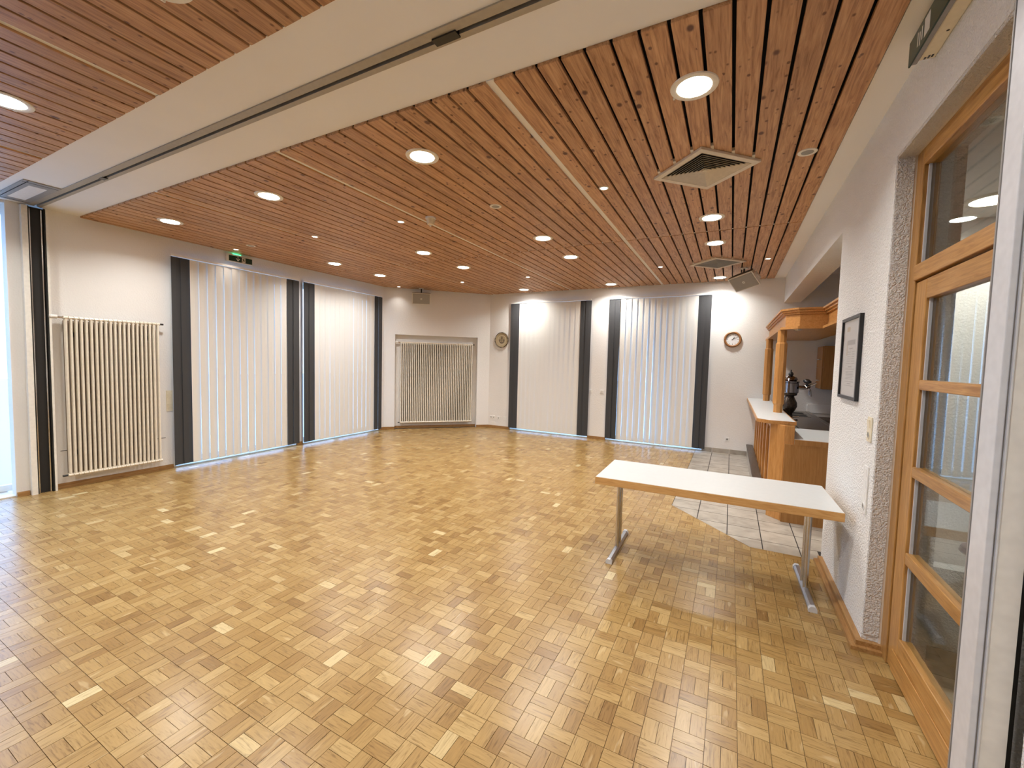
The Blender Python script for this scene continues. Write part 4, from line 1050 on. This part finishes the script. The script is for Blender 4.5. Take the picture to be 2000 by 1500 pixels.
for k, (dy, dz) in enumerate(((-0.05, 0.0), (0.05, 0.012))):
    c0 = Vector((bx_ + 0.09, by_ + dy, 1.42 + dz))
    tp = build('tap_arm', MB().path([c0, c0 + Vector((0.09, 0, 0.0)), c0 + Vector((0.13, 0, 0.03))], 0.017), 'tap_chrome', bp, smooth=True)
    build('spout', MB().path([c0 + Vector((0.10, 0, 0)), c0 + Vector((0.135, 0, -0.02)), c0 + Vector((0.145, 0, -0.11))], 0.009), 'tap_chrome', tp, smooth=True)
    build('handle_knob', MB().ball(c0 + Vector((0.10, 0, 0.085)), 0.034, 12, (1.35, 1, 0.8)).tube(c0 + Vector((0.10, 0, 0.0)), c0 + Vector((0.10, 0, 0.07)), 0.011), 'black_plastic', tp, smooth=True)
    build('flow_lever', MB().tube(c0 + Vector((0.12, 0, 0.02)), c0 + Vector((0.20, 0.0, 0.07)), 0.008), 'chrome', tp)
# canopy over the bar
cn = thing('bar_canopy', 'beech bar canopy with moulded cornice on two octagonal posts', 'canopy', (0.75, 7.0, 1.102))
def outline(o):     # plan of canopy face, o = outward offset
    return [(0.585 - o, YB - 0.01), (0.585 - o, 6.40 - 0.414 * o), (0.72 - 0.414 * o, 6.265 - o), (1.0 - o, 6.265 - o), (1.0 - o, 5.06), (1.30, 5.06), (1.30, YB - 0.01)]
def run(mb, o0, o1, z0, z1):
    # vertical board of thickness from offset o0 (inner) to o1 (outer)
    A = outline(o1)[:5]; B = outline(o0)[:5]
    for i in range(4):
        mb.prism([A[i], A[i + 1], B[i + 1], B[i]], z0, z1)
    return mb
build('fascia', run(MB(), -0.03, 0.0, 2.20, 2.42), 'beech_y', cn)
build('shelf_lip', run(MB(), -0.03, 0.055, 2.175, 2.205), 'beech_y', cn)
build('soffit', MB().prism(outline(-0.02), 2.18, 2.195), 'beech_y', cn)
build('top_board', MB().prism(outline(-0.02), 2.40, 2.415), 'beech_y', cn)
cr = build('cornice', run(MB(), -0.02, 0.022, 2.36, 2.385), 'beech_y', cn)
build('cornice_step', run(MB(), -0.02, 0.042, 2.385, 2.41), 'beech_y', cr)
build('cornice_crown', run(MB(), -0.02, 0.062, 2.41, 2.432), 'beech_y', cr)
def octo(r): return [(r * math.cos(math.pi / 8 + k * math.pi / 4) / math.cos(math.pi / 8), r * math.sin(math.pi / 8 + k * math.pi / 4) / math.cos(math.pi / 8)) for k in range(8)]
for y in (6.50, 8.56):
    T = Matrix.Translation((0.565, y, 0))
    vs = []
    m = MB()
    prof = [(0.050, 1.1025), (0.050, 1.20), (0.062, 1.222), (0.062, 2.00), (0.050, 2.022), (0.050, 2.175)]
    rings = [[T @ Vector((*p, z)) for p in octo(r)] for r, z in prof]
    vs = [p for r in rings for p in r]; fs = [tuple(range(7, -1, -1)), tuple(range(8 * 5, 8 * 6))]
    for i in range(5):
        for k in range(8): fs.append((i * 8 + k, i * 8 + (k + 1) % 8, (i + 1) * 8 + (k + 1) % 8, (i + 1) * 8 + k))
    post = build('post', MB().add(vs, fs), 'beech', cn)
build('spotlight', MB().lathe([(0.04, 2.170), (0.045, 2.18)], 20, Matrix.Translation((0.72, 6.42, 0))), 'chrome', cn)
# wall cabinet, back counter, splash back
wc = thing('wall_cabinet', 'brown wall cabinet with metal handles at the back of the bar', 'cabinet', (1.5, 8.8, 1.345))
build('carcass', MB().box(1.345, 1.75, 8.55, YB - 0.005, 1.345, 2.065), 'brown_panel', wc, bevel=0.003)
for z0_, z1_ in ((1.35, 1.70), (1.706, 2.06)):
    d_ = build('door', MB().box(1.327, 1.345, 8.555, YB - 0.01, z0_, z1_), 'brown_panel', wc, bevel=0.002)
    build('handle', MB().box(1.300, 1.308, 8.70, 8.90, z0_ + 0.13, z0_ + 0.145).box(1.308, 1.327, 8.71, 8.72, z0_ + 0.13, z0_ + 0.145).box(1.308, 1.327, 8.88, 8.89, z0_ + 0.13, z0_ + 0.145), 'alu', d_)
kc = thing('back_counter', 'dark brown back counter along the wall behind the bar', 'counter', (1.95, 8.7, 0))
build('carcass', MB().box(1.30, 2.59, 8.50, YB - 0.005, 0.0, 0.80), 'maroon', kc)
build('counter_top', MB().box(1.29, 2.59, 8.47, YB - 0.005, 0.801, 0.838), 'brown_shade', kc)
struct('trim_4', MB().box(1.23, 2.59, YB - 0.02, YB - 0.0, 0.90, 1.05), 'smooth_white')

# ------------------------------------------------------------------ corridor behind the glazed door
cl_ = thing('corridor_light', 'round ceiling light seen through the top pane of the glazed door', 'ceiling light', (1.66, 4.45, 2.98))
build('trim_ring', MB().lathe([(0.17, 0), (0.165, -0.012), (0.13, -0.012), (0.13, 0)], 32, Matrix.Translation((1.66, 4.45, 2.98)), cap=False), 'lamp_ring', cl_)
build('lens', MB().lathe([(0.131, -0.001), (0.10, -0.012), (0.0001, -0.016)], 32, Matrix.Translation((1.66, 4.45, 2.98)), cap=False), 'corridor_lens', cl_, smooth=True)
bulb('lamp_light', (1.66, 4.45, 2.96), 0.24, 17.0, (1.0, 0.95, 0.88), 150, cl_)
so = thing('round_stool', 'dark red round seat seen through the glazed door', 'stool', (1.66, 3.98, 0))
build('seat', MB().lathe([(0.17, 0.43), (0.19, 0.45), (0.18, 0.48), (0.10, 0.49)], 28, Matrix.Translation((1.66, 3.98, 0))), 'maroon', so, smooth=True)
for k in range(4):
    a_ = math.pi / 4 + k * math.pi / 2
    build('leg', MB().tube((1.66 + 0.17 * math.cos(a_), 3.98 + 0.17 * math.sin(a_), 0.0), (1.66 + 0.11 * math.cos(a_), 3.98 + 0.11 * math.sin(a_), 0.44), 0.014), 'maroon', so)
